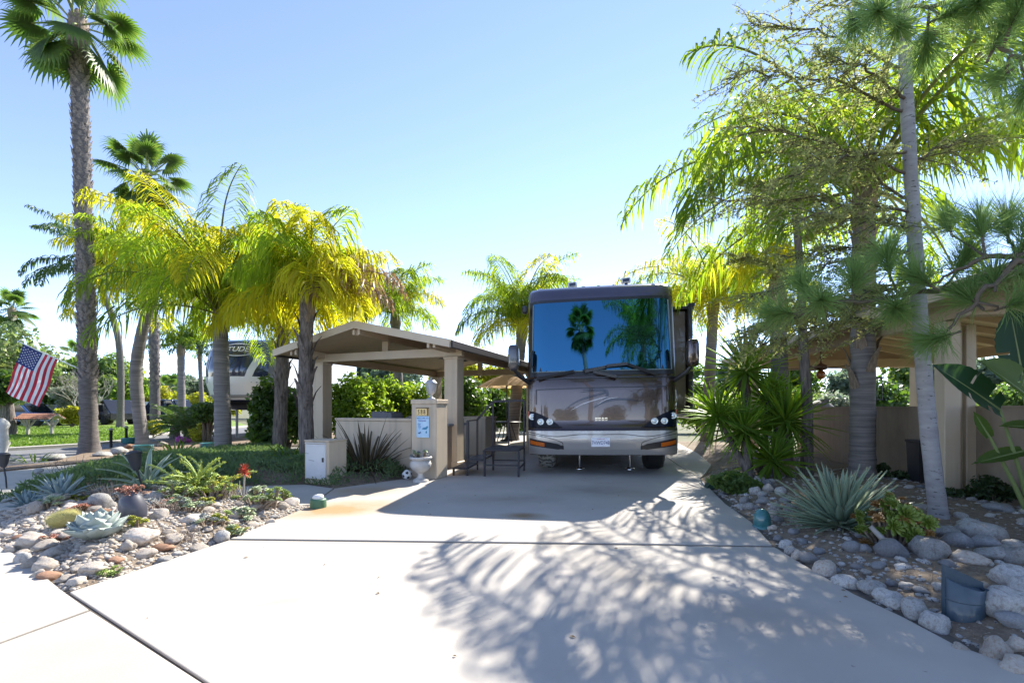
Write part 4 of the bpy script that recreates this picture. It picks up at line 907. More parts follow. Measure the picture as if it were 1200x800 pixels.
# big striped agave on the right
AGM=M('agave_leaf',(.21,.30,.21),(.17,.25,.175),rough=.45,scale=5,stretch=(1,1,.3)); AGE=FLAT('agave_margin',(.42,.42,.26),.5)
def agleaf(L,w,cv,th=.018):
    m=sword(L,w,th,cv,lambda t:(.75+.5*t)*(1-t**2.4)+.015,nseg=7); n=len(m.f)
    b=MB(); 
    for i in range(7):
        for s in(0,4):
            p,q=Vector(m.v[6*i+s]),Vector(m.v[6*i+6+s]); ci=Vector(m.v[6*i+5]);cj=Vector(m.v[6*i+11]); o=Vector((0,0,.0))
            pu=p.lerp(ci,.32)+Vector((-.002,0,.002)); qu=q.lerp(cj,.32)+Vector((-.002,0,.002)); e=Vector((-.004,(-.002 if s==0 else .002),.002))
            m.add([p+e,q+e,qu+e,pu+e],[(0,1,2,3)],True,1)
    return m.mesh('leaf',[AGM,AGE])
am=[agleaf(.64,.074,cv) for cv in(.1,.25,.4)]
ag=thing('striped_agave','large blue-green agave with pale leaf margins beside the driveway cobbles','agave',G(985,628)); rosette(ag,(0,0,.10),am,135,R,4,106,r0=.04,scale=(.76,1.02))
m=MB(); m.ball((0,0,.05),(.13,.13,.14),10,6); m.build('stem',X['bark_dark'],ag)
dl=[sword(.45,.05,.005,.8,pY).mesh('dead_leaf',YUD)]; rosette(ag,(0,0,.06),dl,26,R,98,130,name='dead_leaf',scale=(.6,1))
# variegated agave on the left
VAM=M('variegated_leaf',(.36,.46,.34),(.28,.40,.28),rough=.5,scale=4); VE=FLAT('cream_margin',(.62,.60,.42),.5)
AGM_,AGE_=AGM,AGE; AGM,AGE=VAM,VE; vm=[agleaf(.62,.085,cv) for cv in(.5,.8,1.1)]; AGM,AGE=AGM_,AGE_
zc=G(172,579); va=thing('variegated_agave','cream-edged variegated agave with arching strap leaves behind the dark pot','agave',zc); rosette(va,(0,0,.12),vm,17,R,8,75,r0=.03,scale=(.8,1.1))
# broad-leaved grey agave and blue agave
GAM=M('grey_agave_leaf',(.34,.385,.35),(.27,.33,.30),rough=.55,scale=6,col3=(.42,.41,.30),scale3=5,lo3=.55,hi3=.8)
broad=lambda t:(.45+1.25*math.sin(math.pi*min(1,t*.98+.05))**.8)*(1 if t<.9 else .8)*(1-t**7)+.02
def bleaf(L,w,cv,mat,th=.03): return sword(L,w,th,cv,broad,nseg=8).mesh('leaf',mat)
gmesh=[bleaf(.215,.12,cv,GAM) for cv in(-.7,-.5,-.3)]
c=G(112,647); c.z=zL(c.x,c.y); ga=thing('broad_leaved_agave','large pale grey-green agave rosette with broad cupped leaves at the bed point','agave',c); rosette(ga,(0,0,.05),gmesh,44,R,6,84,r0=.035,scale=(.8,1.08),power=.75)
BAM=M('blue_agave_leaf',(.24,.33,.34),(.19,.27,.29),rough=.55,scale=6)
bm=[sword(.26,.062,.015,cv,lambda t:(.8+.5*t)*(1-t**3)+.02,nseg=6).mesh('leaf',BAM) for cv in(0,.2)]
for (u,v,lab,s) in((72,606,'blue agave rosette behind the tan stones at the left of the bed',1.0),(34,602,'small blue agave rosette at the far left of the rock bed',.75)):
    c=G(u,v); c.z=max(0,zL(c.x,c.y)); t=thing('blue_agave',lab,'agave',c,R.random()*6); rosette(t,(0,0,.05),bm,34,R,5,88,r0=.03,scale=(.8*s,1.1*s))
# phormium, bright strap-leaf lily, dark flax
PHM=LEAF('phormium_leaf',(.075,.055,.04),(.13,.11,.06),(.22,.16,.08),.25,rough=.4)
pm=[sword(1.15,.065,.006,cv,pY,nseg=8).mesh('leaf',PHM) for cv in(.2,.5,.9)]
c=G(428,557); c.z=0; t=thing('bronze_flax','bronze flax with sword leaves in front of the low stucco wall','flax',c); rosette(t,(0,0,0),pm,90,R,4,66,r0=.12,scale=(.6,1.05))
LILY=LEAF('lily_leaf',(.14,.24,.02),(.22,.30,.03),(.5,.65,.05),.45); lm=[sword(.6,.055,.005,cv,pY).mesh('leaf',LILY) for cv in(.6,1.0,1.5)]
for (u,v,s,lab) in((205,535,1.1,'bright lime strap-leaved lily at the back of the groundcover'),(340,549,1.0,'green strap-leaved lily beside the utility pedestal'),(40,541,.7,'small spiky plant at the street edge')):
    c=G(u,v); c.z=zG(c.x,c.y) if inside(bedG,c.x,c.y) else 0; t=thing('strap_leaved_lily',lab,'plant',c); rosette(t,(0,0,0),lm,40 if s>.8 else 16,R,6,80,r0=.18,scale=(.65*s,1.1*s))
# cycads behind the garden path
CYM=LEAF('cycad_leaf',(.03,.065,.015),(.06,.10,.02),(.2,.3,.04),.35); cyf=[frond(1.3,e,b,44,.26,900+i,.25,(CYM,RACH),.028,.2) for i,(e,b) in enumerate(((70,60),(48,70),(25,60),(5,45)))]
for (u,v,d,n,lab,h) in((205,512,19,30,'dark green cycad between two palm trunks',.5),(222,513,17.5,22,'smaller cycad in front of the dark shrubs',.4)):
    c=GD(u,d); t=thing('cycad',lab,'cycad',c); m=MB(); m.tube([(0,0,-.05),(0,0,h)],[.2,.16],10,True,True,0,.1,R); m.build('trunk',X['bark_dark'],t)
    for k in range(n): az=k*2.4; inst('frond',cyf[min(3,int(k/n*4))],t,(0,0,h),(0,0,az),R.uniform(.85,1.1))
# ---------------------------------------------------------------- leafy shrubs, hedges, trees
def leaves(m,blobs,n,size,rng,mi=0,shell=.45,aspect=1.7,up=.3):
    wt=[b[1].x*b[1].y*b[1].z if hasattr(b[1],'x') else b[1]**3 for b in blobs]
    for c,r in rng.choices(blobs,[q**.75 for q in wt],k=n):
        c=Vector(c); r=r if hasattr(r,'x') else Vector((r,r,r))
        d=Vector((rng.gauss(0,1),rng.gauss(0,1),rng.gauss(0,1))).normalized(); q=rng.random()**shell
        p=c+Vector((d.x*r.x,d.y*r.y,d.z*r.z))*q*(1+.25*mn.noise(d*2.5+c))
        nn=(d*.5+Vector((rng.uniform(-1,1),rng.uniform(-1,1),rng.uniform(-1,1)))+Vector((0,0,up))).normalized()
        a=nn.orthogonal().normalized(); a=(Matrix.Rotation(rng.uniform(0,6.28),3,nn)@a); b=nn.cross(a); s=size*rng.uniform(.6,1.25)
        m.add([p-a*s*aspect*.5,p+b*s*.5-nn*s*.1,p+a*s*aspect*.5,p-b*s*.5-nn*s*.1],[(0,1,2,3)],False,mi)
def blobs_in(c,r,k,rng,rr=(.35,.6)):
    c=Vector(c); r=Vector(r); out=[]
    for i in range(k):
        d=Vector((rng.gauss(0,1),rng.gauss(0,1),rng.gauss(0,1))).normalized()*rng.uniform(.2,.75); q=rng.uniform(*rr)
        out.append((c+Vector((d.x*r.x,d.y*r.y,d.z*r.z)),Vector((r.x*q,r.y*q,r.z*q))))
    return out
def limbs(m,start,blobs,r,rng,k=10):
    for c,_ in blobs[:k]:
        c=Vector(c); mid=start.lerp(c,.5)+Vector((rng.uniform(-.2,.2),rng.uniform(-.2,.2),.1))*((c-start).length*.3); m.tube([start,mid,c],[r,r*.6,r*.2],6)
def bush(name,label,cat,base,r,n,size,mat,seed,k=9,stem=None,group=None,zc=None,stemr=.03,rr=(.35,.6)):
    rng=random.Random(seed); base=Vector(base); t=thing(name,label,cat,base,0,group); zc=zc if zc is not None else r[2]*.95
    bl=blobs_in((0,0,zc),r,k,rng,rr); m=MB(); leaves(m,bl,n,size,rng); m.build('foliage',mat,t)
    m=MB()
    for i in range(3 if not stem else stem): limbs(m,Vector((rng.uniform(-.25,.25)*r[0]*.6,rng.uniform(-.1,.1),-.05)),[bl[(i*2+j)%len(bl)] for j in range(3)],stemr,rng,3)
    m.build('branches',X['twig'],t); return t
def tree(label,base,th,crownr,n,size,mat,seed,k=14,tr=(.18,.1),bark='bark_dark',lean=(0,0),group=None,name='leafy_tree',rr=(.3,.5)):
    rng=random.Random(seed); base=Vector(base); base.z-=.08; t=thing(name,label,'tree',base,0,group)
    top=Vector((lean[0],lean[1],th)); m=MB(); m.tube([Vector((0,0,0)),top*.5+Vector((rng.uniform(-.1,.1),0,0)),top],[tr[0]*1.3,tr[0],tr[1]],10,True,True,0,.06,rng); m.build('trunk',X[bark],t)
    bl=blobs_in(top+Vector((0,0,crownr[2]*.75)),crownr,k,rng,rr); m=MB(); limbs(m,top*.92,bl,tr[1]*.8,rng,k); m.build('limbs',X[bark],t)
    m=MB(); leaves(m,bl,n,size,rng); m.build('crown',mat,t); return t
HED=LEAF('hedge_leaf',(.07,.13,.02),(.13,.19,.03),(.55,.68,.05),.5,rough=.35); DKL=LEAF('dark_leaf',(.03,.065,.018),(.06,.10,.025),(.20,.32,.03),.4,rough=.35)
MIDL=LEAF('mid_leaf',(.06,.11,.03),(.11,.16,.05),(.34,.46,.07),.45); PALE=LEAF('pale_leaf',(.15,.18,.08),(.22,.24,.12),(.45,.52,.14),.5); GREYL=LEAF('grey_leaf',(.22,.23,.18),(.30,.31,.25),(.40,.42,.26),.45)
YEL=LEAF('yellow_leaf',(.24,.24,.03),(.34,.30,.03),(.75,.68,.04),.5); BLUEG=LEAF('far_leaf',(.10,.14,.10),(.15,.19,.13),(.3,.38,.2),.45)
hb=[(400,13.6),(425,14.6),(452,15.6),(480,16.4)]
for i,(u,d) in enumerate(hb): bush('hedge_shrub',['sunlit green shrub directly behind the low wall at the left post','tall sunlit green shrub seen under the middle of the carport beam','bushy green shrub behind the barbecue grill','sunlit green shrub behind the pillar lantern'][i],'shrub',GD(u,d),(1.0,.8,1.25),5600,.085,HED,40+i,12,group='green hedge shrubs behind the carport')
for i,(u,d,h,lab) in enumerate(((545,19,1.5,'dark green shrub between the carport post and the umbrella'),(572,21,1.35,'dark green shrub below the tan umbrella'),(616,22,1.4,'shrub beside the motorhome flank at the back of the patio'))): bush('dark_shrub',lab,'shrub',GD(u,d),(1.3,1,h),3000,.13,DKL if i!=2 else MIDL,50+i,11,group='dark shrubs at the back of the patio')
for i,(u,d) in enumerate(((540,25),(580,26),(655,27))): tree(['yellow-green tree behind the carport eave','yellow-green tree above the umbrella','yellow-green tree hidden mostly by the motorhome'][i],GD(u,d),1.8,(1.9,1.6,1.5),3000,.16,YEL if i<2 else HED,60+i,group='yellow-green trees behind the patio')
bush('leafy_shrub','tall dark leafy shrub in front of the trailer beside the ringed palm','shrub',GD(316,12.9),(.72,.65,1.05),4600,.12,DKL,70,16)
bush('leafy_shrub','low leafy shrub right of the ringed palm trunk','shrub',GD(335,14.0),(.7,.6,.9),2600,.11,MIDL,71,10)
bush('pruned_shrub','round dark shrub on bare stems left of the ringed palm','shrub',GD(243,16.5),(.75,.6,.42),2600,.10,DKL,72,9,stem=5,zc=1.15,stemr=.05)
bush('yellow_shrub','small yellow-green shrub beside the pruned shrub','shrub',GD(232,16.8),(.5,.4,.35),900,.09,YEL,73,6); bush('yellow_shrub','small yellow shrub right of the leaning palm trunk','shrub',GD(178,20),(.45,.4,.4),700,.09,YEL,74,6)
PINK=LEAF('pink_flower',(.45,.10,.40),(.5,.16,.45),(.6,.2,.5),.4); bush('pink_flowers','low patch of pink-violet flowers in front of the cycad','flowers',GD(214,16),(.35,.25,.12),420,.06,PINK,75,5)
# background trees on the left
tree('broad pale green tree at the far left behind the flag',GD(-4,25),1.9,(3.0,2.4,2.3),8000,.17,PALE,80,20,(.28,.18),'bark_grey')
tree('dark green tree shading the street behind the flag',GD(10,20.5),1.6,(1.6,1.4,.8),3600,.15,DKL,81,12,(.24,.16),'bark_dark')
tree('mid green tree between the flag and the tall fan palm',GD(62,36),1.6,(3.6,2.6,2.0),5200,.24,MIDL,82,16,(.25,.18))
tree('green tree right behind the tall fan palm trunk',GD(122,38),1.8,(3.0,2.6,2.6),6000,.24,MIDL,83,18,(.25,.18))
tree('green tree left of the leaning golden palm',GD(150,41),1.8,(2.4,2.4,2.0),4200,.24,HED,84,14,(.25,.18))
tree('grey-leaved tree beside the bare branches',GD(84,32),1.5,(1.7,1.4,.8),2600,.16,GREYL,85,10,(.14,.1),'twig_pale')
bush('yellow_shrub','yellow-green shrub beside the little tiled shelter','shrub',GD(86,29),(.9,.7,.8),1500,.15,YEL,86,8)
for i,(u,d,rx) in enumerate(((182,46,2.2),(210,52,2.6),(236,50,2.6),(262,48,2.5))): bush('yellow_hedge_shrub',['yellow hedge shrub behind the second palm trunk','yellow hedge shrub in the gap left of the small palm','yellow hedge shrub left of the trailer','yellow hedge shrub behind the trailer nose'][i],'shrub',GD(u,d),(rx,1.4,1.7),2200,.25,YEL,90+i,9,group='yellow hedge far left',zc=1.8)
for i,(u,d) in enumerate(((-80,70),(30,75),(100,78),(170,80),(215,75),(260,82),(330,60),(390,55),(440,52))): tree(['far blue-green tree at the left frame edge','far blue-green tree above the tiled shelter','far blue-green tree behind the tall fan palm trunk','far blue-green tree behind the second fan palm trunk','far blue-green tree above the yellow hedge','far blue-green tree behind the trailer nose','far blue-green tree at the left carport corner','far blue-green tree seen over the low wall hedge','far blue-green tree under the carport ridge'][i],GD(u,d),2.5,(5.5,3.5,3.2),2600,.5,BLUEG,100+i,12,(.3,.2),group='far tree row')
# right side background
for i,(u,d,lab,mt) in enumerate(((1042,17.5,'dark olive bush framed under the right-hand carport beam',DKL),(985,21,'pale grey-green bush beyond the right-hand wall',GREYL),(945,24,'pale bush left of the lantern beyond the wall',PALE),(1090,19,'olive bush behind the white-barked trunk and wall',MIDL),(900,22,'yellow-green bush behind the yucca heads',YEL),(868,20,'green bush behind the motorhome slide-out',HED),(815,24,'green bush in the gap beside the motorhome',HED),(1180,20,'green bush beyond the wall at far right',MIDL))): bush('garden_bush',lab,'shrub',GD(u,d),(1.5,1.2,1.25),2600,.13,mt,120+i,10)
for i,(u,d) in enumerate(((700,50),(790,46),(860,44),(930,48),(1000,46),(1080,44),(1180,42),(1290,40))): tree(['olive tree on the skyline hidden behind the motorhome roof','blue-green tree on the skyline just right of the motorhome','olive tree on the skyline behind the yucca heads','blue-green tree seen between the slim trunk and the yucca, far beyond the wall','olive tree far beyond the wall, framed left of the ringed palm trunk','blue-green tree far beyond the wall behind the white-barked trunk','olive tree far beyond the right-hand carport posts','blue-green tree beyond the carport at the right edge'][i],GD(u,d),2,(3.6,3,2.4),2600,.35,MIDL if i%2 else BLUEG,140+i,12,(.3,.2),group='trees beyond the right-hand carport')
# behind the photographer (mirrored in the motorhome)
for i,(x,y) in enumerate(((-10,-24),(-4,-27),(4,-26),(9,-20),(14,-25),(-16,-20))): tree(['broad tree mirrored low at the left of the bonnet','broad tree mirrored left of the bonnet swoosh','broad tree mirrored under the bonnet swoosh','broad tree mirrored right of the chrome badge','broad tree mirrored at the right headlamp','broad tree mirrored at the left headlamp'][i],(x,y,0),2,(2.8,2.5,2.3),2600,.28,MIDL if i%2 else DKL,160+i,12,(.25,.18),group='trees behind the photographer')
# bare pale tree
R=random.Random(5); bt=thing('bare_tree','leafless pale-branched tree behind the tall fan palm','tree',GD(98,29,-.05)); m=MB()
def grow(p,d,L,r,k):
    q=p+d*L; m.tube([p,p.lerp(q,.5)+Vector((R.uniform(-.06,.06),R.uniform(-.06,.06),0))*L,q],[r,r*.85,r*.65],5)
    if k:
        for _ in range(3 if k>2 else 2): grow(q,(d+Vector((R.uniform(-.8,.8),R.uniform(-.8,.8),R.uniform(-.1,.6)))).normalized(),L*R.uniform(.65,.85),r*.6,k-1)
for a in(-.5,.1,.6): grow(Vector((0,0,0)),Vector((a,R.uniform(-.2,.2),1)).normalized(),1.15,.075,5)
tag(m.build('branches',X['twig_pale'],bt))
# ---------------------------------------------------------------- white-barked feathery tree and slim companion
OLV=LEAF('feathery_leaf',(.17,.17,.065),(.25,.24,.10),(.62,.60,.20),.45,rough=.8,spec=.05)
def feathery(name,label,base,tpts,r,brs,seed,dens=1.0,bark='bark_white',size=.017,cat='tree'):
    rng=random.Random(seed); base=Vector(base); base.z-=.06; t=thing(name,label,cat,base); _,P,Q=trunk(t,[base]+tpts,r,X[bark],seed=seed,base=base,rings=50,amp=.03,flare=1.3)
    wood=MB(); lf=MB()
    for (s,e,sag) in brs:
        s=Vector(s)-base; e=Vector(e)-base; s=min(P,key=lambda q:(q-s).length)
        n=14; pts=[]; L=(e-s).length
        for i in range(n+1):
            k=i/n; p=s.lerp(e,k)+Vector((0,0,sag*math.sin(math.pi*k)*L)); p+=Vector((rng.uniform(-1,1),rng.uniform(-1,1),rng.uniform(-1,1)))*.018*L*(k>0); pts.append(p)
        wood.tube(pts,[.014*(1-.8*i/n)+.002 for i in range(n+1)],5)
        for i in range(2,n+1):
            T=(pts[i]-pts[i-1]).normalized()
            for q in range(3):
                a=rng.uniform(0,6.28); sd=T.cross(Vector((0,0,1))).normalized()*(1 if (i+q)%2 else -1)
                d=(T*rng.uniform(.5,1.2)+sd*rng.uniform(.2,.9)+Vector((0,0,rng.uniform(-.5,.25)))).normalized(); ln=L*rng.uniform(.22,.48)*(1.15-.55*i/n)
                p=pts[i].lerp(pts[i-1],rng.random()); tw=[p]
                for k in range(5): p=p+d*ln/5; d=(d+Vector((rng.uniform(-.28,.28),rng.uniform(-.28,.28),rng.uniform(-.22,.08)))).normalized(); tw.append(p)
                wood.tube(tw,[.006,.005,.004,.003,.002,.0015],3,False)
                m_=int(44*dens*ln/.5)
                for k in range(m_):
                    f=(k+.5)/m_*5; j=min(int(f),4); o=tw[j].lerp(tw[j+1],f-j)+Vector((rng.gauss(0,.012),rng.gauss(0,.012),rng.gauss(0,.010))); dv=Vector((rng.gauss(0,1),rng.gauss(0,1),rng.gauss(0,.7))).normalized(); dv=(dv+d*.6).normalized()
                    w=dv.orthogonal().normalized(); w=Matrix.Rotation(rng.uniform(0,6.3),3,dv)@w; s_=size*rng.uniform(.7,1.5)
                    lf.add([o,o+dv*s_*1.1+w*s_*.42,o+dv*s_*2.4,o+dv*s_*1.1-w*s_*.42],[(0,1,2,3)])
    wood.build('branches',X['twig'],t); lf.build('foliage',OLV,t); return t
D=4.7
def br(u0,v0,u1,v1,d1,sag=.05): return (P3(u0,v0,D),P3(u1,v1,d1),sag)
feathery('feathery_tree','leaning white-barked tree with feathery olive branches at the right of the driveway',G(1103,618),[P3(1090,520,4.68),P3(1080,400,4.7),P3(1070,250,4.7),P3(1062,100,4.7),P3(1054,-90,4.7)],(.078,.05),
 [br(1070,255,838,232,4.6,.03),br(1067,200,868,150,4.9,.06),br(1066,180,900,215,4.3,.04),br(1064,140,850,92,4.6,.10),br(1060,80,880,30,5.0,.08),br(1058,40,930,-20,4.5,.08),
  br(1073,300,872,352,4.7,.06),br(1076,350,868,392,4.4,.08),br(1078,370,880,405,4.9,.06),br(1072,290,920,300,5.3,.05),br(1078,340,930,375,4.2,.06),br(1068,230,930,170,5.4,.06),br(1064,120,960,60,4.1,.05),br(1070,260,940,255,4.1,.03),br(1075,330,930,380,5.2,.05),br(1060,60,1150,20,5.0,.08),br(1066,190,1160,165,5.2,.06)],61)
feathery('slim_tree','slim dark-trunked tree in front of the wall, right of the yucca',G(945,563),[P3(946,480,7.65),P3(941,400,7.7),P3(938,320,7.7),P3(930,230,7.8)],(.095,.05),
 [(P3(938,330,7.7),P3(860,300,7.8),.08),(P3(938,340,7.7),P3(1000,370,7.4),.06),(P3(935,280,7.7),P3(990,250,7.7),.08),(P3(940,360,7.7),P3(880,395,7.3),.08),(P3(932,250,7.7),P3(870,210,8),.08)],62,1.6,'bark_dark',.022)
# ---------------------------------------------------------------- long-needled pine reaching in from the right
NDL=LEAF('pine_needle',(.11,.19,.06),(.17,.25,.08),(.48,.62,.18),.45,rough=.6,spec=.2); R=random.Random(77)
def tuft(seed):
    r=random.Random(seed); m=MB()
    for k in range(460):
        h=r.random(); az=r.uniform(0,6.28); lean=r.gauss(.85,.40)*(1.1-.5*h); d=Vector((math.sin(lean)*math.cos(az),math.sin(lean)*math.sin(az),math.cos(lean))); p=Vector((0,0,-.10+.14*h)); L=r.uniform(.20,.31)
        s=d.orthogonal().normalized(); s=Matrix.Rotation(r.uniform(0,6.3),3,d)@s; q=p+d*L*.55; e=q+(d+Vector((0,0,-.25))+s*r.uniform(-.15,.15)).normalized()*L*.45; w=.0016
        m.add([p-s*w,p+s*w,q+s*w,q-s*w,e],[(0,1,2,3),(3,2,4)],False)
    m.tube([(0,0,-.16),(0,0,-.02),(0,0,.04)],[.009,.010,.004],5,True,True,1)
    return m.mesh('needle_tuft',[NDL,X['twig']])
TF=[tuft(s) for s in range(4)]
pb=CL(4.45,3.25); pn=thing('long_needled_pine','long-needled pine whose tufted branches reach in from the right edge','pine tree',pb-Vector((0,0,.05)))
trunk(pn,[pb,pb+Vector((.05,0,3)),pb+Vector((.1,.1,7))],(.15,.10),X['bark_dark'],seed=4,base=pb,rings=40)
brs=[[(1320,270,3.3),(1200,288,3.2),(1140,298,3.25),(1090,325,3.4)],[(1310,300,3.3),(1190,300,3.1),(1140,345,3.2),(1105,385,3.3)],[(1310,250,3.4),(1120,330,3.5),(1020,345,3.6),(955,350,3.7)],[(1310,-30,3.3),(1180,-20,3.2),(1090,0,3.3),(1000,10,3.5)],[(1310,60,3.2),(1200,60,3.1),(1165,45,3.2)]]
m=MB(); bp=[]
for b in brs:
    pts=[P3(*q)-pb for q in b]; pts[0]=Vector((0.05,0,pts[0].z)); F=[]
    for i in range(len(pts)-1):
        for k in range(6): F.append(pts[i].lerp(pts[i+1],k/6)+Vector((R.uniform(-1,1),R.uniform(-1,1),R.uniform(-1,1)))*.02)
    F.append(pts[-1]); bp+=F[7:]; m.tube(F,[.028*(1-.75*i/len(F)) for i in range(len(F))],6)
tl=[(1150,258,3.3),(1078,318,3.4),(1098,388,3.3),(1000,322,3.6),(942,330,3.7),(1195,345,3.0),(1040,298,3.6),(1048,352,3.5),(1170,35,3.2),(1112,8,3.2),(1052,22,3.3),(1192,4,3.0),(1205,92,3.0),(1000,18,3.5),(962,345,3.5),(1180,255,3.4),(1145,-5,3.1),(1085,45,3.4),(915,360,3.8),(1135,340,3.3),(1210,310,3.1),(1030,5,3.2),(1175,80,3.3),(1215,40,2.9),(1110,255,3.7),(1165,318,3.2),(1128,300,3.5),(1205,272,3.2)]
for (u,v,d) in tl:
    p=P3(u,v,d)-pb; q=min(bp,key=lambda a:(a-p).length); dr=(p-q); dr=(dr.normalized() if dr.length>.01 else Vector((-1,0,0)))+Vector((R.uniform(-.3,.1),R.uniform(-.4,.2),R.uniform(-.1,.45))); dr.normalize()
    m.tube([q,q.lerp(p,.5)+Vector((0,0,-.03)),p-dr*.12],[.010,.008,.007],5)
    inst('needle_tuft',TF[R.randrange(4)],pn,p,dr.to_track_quat('Z','Y').to_euler(),R.uniform(.85,1.12))
m.build('branches',X['twig'],pn)
# ---------------------------------------------------------------- bird-of-paradise leaves at the right edge
BNL=LEAF('paddle_leaf_dark',(.012,.04,.025),(.02,.055,.03),(.10,.22,.05),.25,rough=.5,spec=.25); BNG=LEAF('paddle_leaf_green',(.06,.11,.025),(.08,.13,.03),(.30,.42,.06),.35,rough=.5,spec=.25); BNR=FLAT('leaf_midrib',(.22,.28,.10),.45)
nb0=G(1212,612); bn2=thing('bird_of_paradise','large paddle-leaved plant at the right edge in front of the wall','plant',nb0)
def paddle(b,t,w,face,mat,bend=.1,splits=3,pet=None,seed=1):
    rng=random.Random(seed); b=Vector(b)-nb0;t=Vector(t)-nb0; ax=(t-b); L=ax.length; T=ax.normalized(); n=Vector(face).normalized(); n=(n-T*n.dot(T)).normalized(); s=T.cross(n); N=32; m=MB()
    P=[b+ax*(i/N)-n*bend*L*((i/N)**2) for i in range(N+1)]; sp=[rng.randrange(3,N-2) for _ in range(splits)]
    for sg in(-1,1):
        vs=[];fs=[]
        for i in range(N+1):
            k=i/N; ww=w/2*(math.sin(math.pi*min(1,.12+k*.92))**.55)*(1-k**8)+.004; ww*=rng.uniform(.95,1.03)
            for j in range(4): f=j/3; vs.append(P[i]+s*sg*ww*f+n*ww*.38*f*f*1.0+T*(.10*ww*f))
        for i in range(N):
            for j in range(3):
                if j>0 and i in sp: continue
                q=(4*i+j,4*i+4+j,4*i+5+j,4*i+1+j); fs.append(q)
        m.add(vs,fs,True)
    m.tube([p-n*.004 for p in P],[.014*(1-.8*i/N) for i in range(N+1)],6,True,True,1); o=m.build('leaf',[mat,BNR],bn2)
    pt=MB(); c=Vector((0,0,-.05)); pt.tube([c,c.lerp(b,.5)+Vector((.03,0,-.05)),b],[.03,.022,.014],6); pt.build('leaf_stalk',BNR,o)
paddle(P3(1172,480,4.9),P3(1096,424,4.75),.36,(.1,-1,.35),BNL,.05,4,seed=2); paddle(P3(1198,440,5.0),P3(1184,358,5.0),.46,(-.2,-1,.1),BNL,.02,1,seed=3)
paddle(P3(1222,478,4.8),P3(1152,418,4.7),.46,(.2,-.9,.6),BNG,.06,2,seed=4); paddle(P3(1160,512,4.9),P3(1141,482,4.9),.10,(-.5,-1,0),BNG,0,0,seed=5)
paddle(P3(1200,528,4.9),P3(1141,541,4.8),.16,(0,-.7,.8),BNG,.05,1,seed=6); paddle(P3(1222,500,4.9),P3(1172,498,4.8),.13,(0,-.7,.7),BNG,.02,0,seed=7)
VIN=LEAF('vine_leaf',(.03,.055,.02),(.05,.08,.03),(.1,.16,.04),.3)
for i,(u,v,d,rx,rz,lab) in enumerate(((1060,578,7.2,.35,.14,'dark creeping plant at the wall foot left of the black bin'),(1028,572,7.6,.25,.16,'dark creeping plant at the foot of the wall beside the queen palm'),(1118,588,5.9,.3,.12,'dark creeping plant round the foot of the double post'),(1166,586,5.6,.30,.22,'dark vine climbing the wall under the paddle leaves'))): bush('creeper',lab,'plant',GD(u,d),(rx,.15,rz),700,.045,VIN,200+i,6,stemr=.006)
bush('low_shrub','low feathery green shrub at the driveway corner below the yucca','shrub',G(861,580),(.36,.28,.17),2600,.045,MIDL,210,10,stemr=.01)
# ---------------------------------------------------------------- succulents
R=random.Random(91)
def spoon(L,w,mat,th=.012,cv=.4): return sword(L,w,th,cv,lambda t:(.35+1.1*t)*(1-t**4)+.03,nseg=5).mesh('leaf',mat)
AE1=M('aeonium_leaf',(.11,.17,.02),(.17,.22,.03),rough=.45,scale=20); AE2=M('aeonium_red_leaf',(.22,.10,.03),(.28,.16,.04),rough=.45,scale=20); AED=FLAT('dark_aeonium',(.018,.010,.014),.4); YSU=M('yellow_succulent',(.36,.34,.03),(.30,.34,.05),rough=.5,scale=20)
LSU=M('lime_succulent',(.26,.36,.08),(.34,.42,.12),rough=.5,scale=10); PSU=M('pale_succulent',(.36,.42,.25),(.28,.36,.20),rough=.55,scale=10); RSU=M('red_sedum',(.40,.15,.11),(.42,.24,.16),rough=.6,scale=20); GSU=M('grey_succulent',(.30,.32,.30),(.22,.25,.25),rough=.6,scale=20)
def rosm(mat,n,L,w,lo=8,hi=85):
    m=MB(); r=random.Random(n); leafs=sword(L,w,L*.12,.3,lambda t:(.35+1.1*t)*(1-t**4)+.03,nseg=4)
    for k in range(n):
        u=(k+.5)/n; rot=Euler((0,rad(lo+(hi-lo)*u),k*2.4)).to_matrix(); s=.55+.5*u
        m.add([rot@(Vector(v)*s) for v in leafs.v],leafs.f,True)
    return m.mesh('rosette',mat)
def cluster(name,label,cat,base,items,stem=X['bark_husk']):
    t=thing(name,label,cat,base)
    for (p,me,s,rt) in items:
        p=Vector(p); inst('rosette',me,t,p,rt,s); m=MB(); f=Vector((p.x*.35,p.y*.35,-.05)); m.tube([f,f.lerp(p,.6)+Vector((0,0,.02)),p],[.014,.011,.009],6); m.build('stem',stem,t)
    return t
ra=[rosm(AE1,30,.052,.026),rosm(AE2,26,.046,.023)]
it=[]
for k in range(64):
    a=R.uniform(0,6.28); q=R.uniform(.02,.25); it.append(((q*math.cos(a)*1.2,q*math.sin(a),.40-.9*q+R.uniform(-.10,.12)),ra[1 if R.random()<.5 else 0],R.uniform(.8,1.45),(R.uniform(-.3,.9),R.uniform(-.4,.4),0)))
for p,s in (((.0,-.15,.36),2.1),((-.10,-.17,.27),1.7),((.16,-.15,.30),1.6),((.03,-.20,.22),1.7)): it.append((p,ra[0],s,(1.1,0,0)))
cluster('aeonium','bushy aeonium with green and bronze-red rosettes beside the striped agave','succulent',G(1047,648),it)
cluster('dark_aeonium','single near-black aeonium rosette on a bare stem in front of the boulder','succulent',G(1072,655),[((0.01,0,.24),rosm(AED,36,.085,.022,15,100),1,(.5,0,0))],X['twig_pale'])
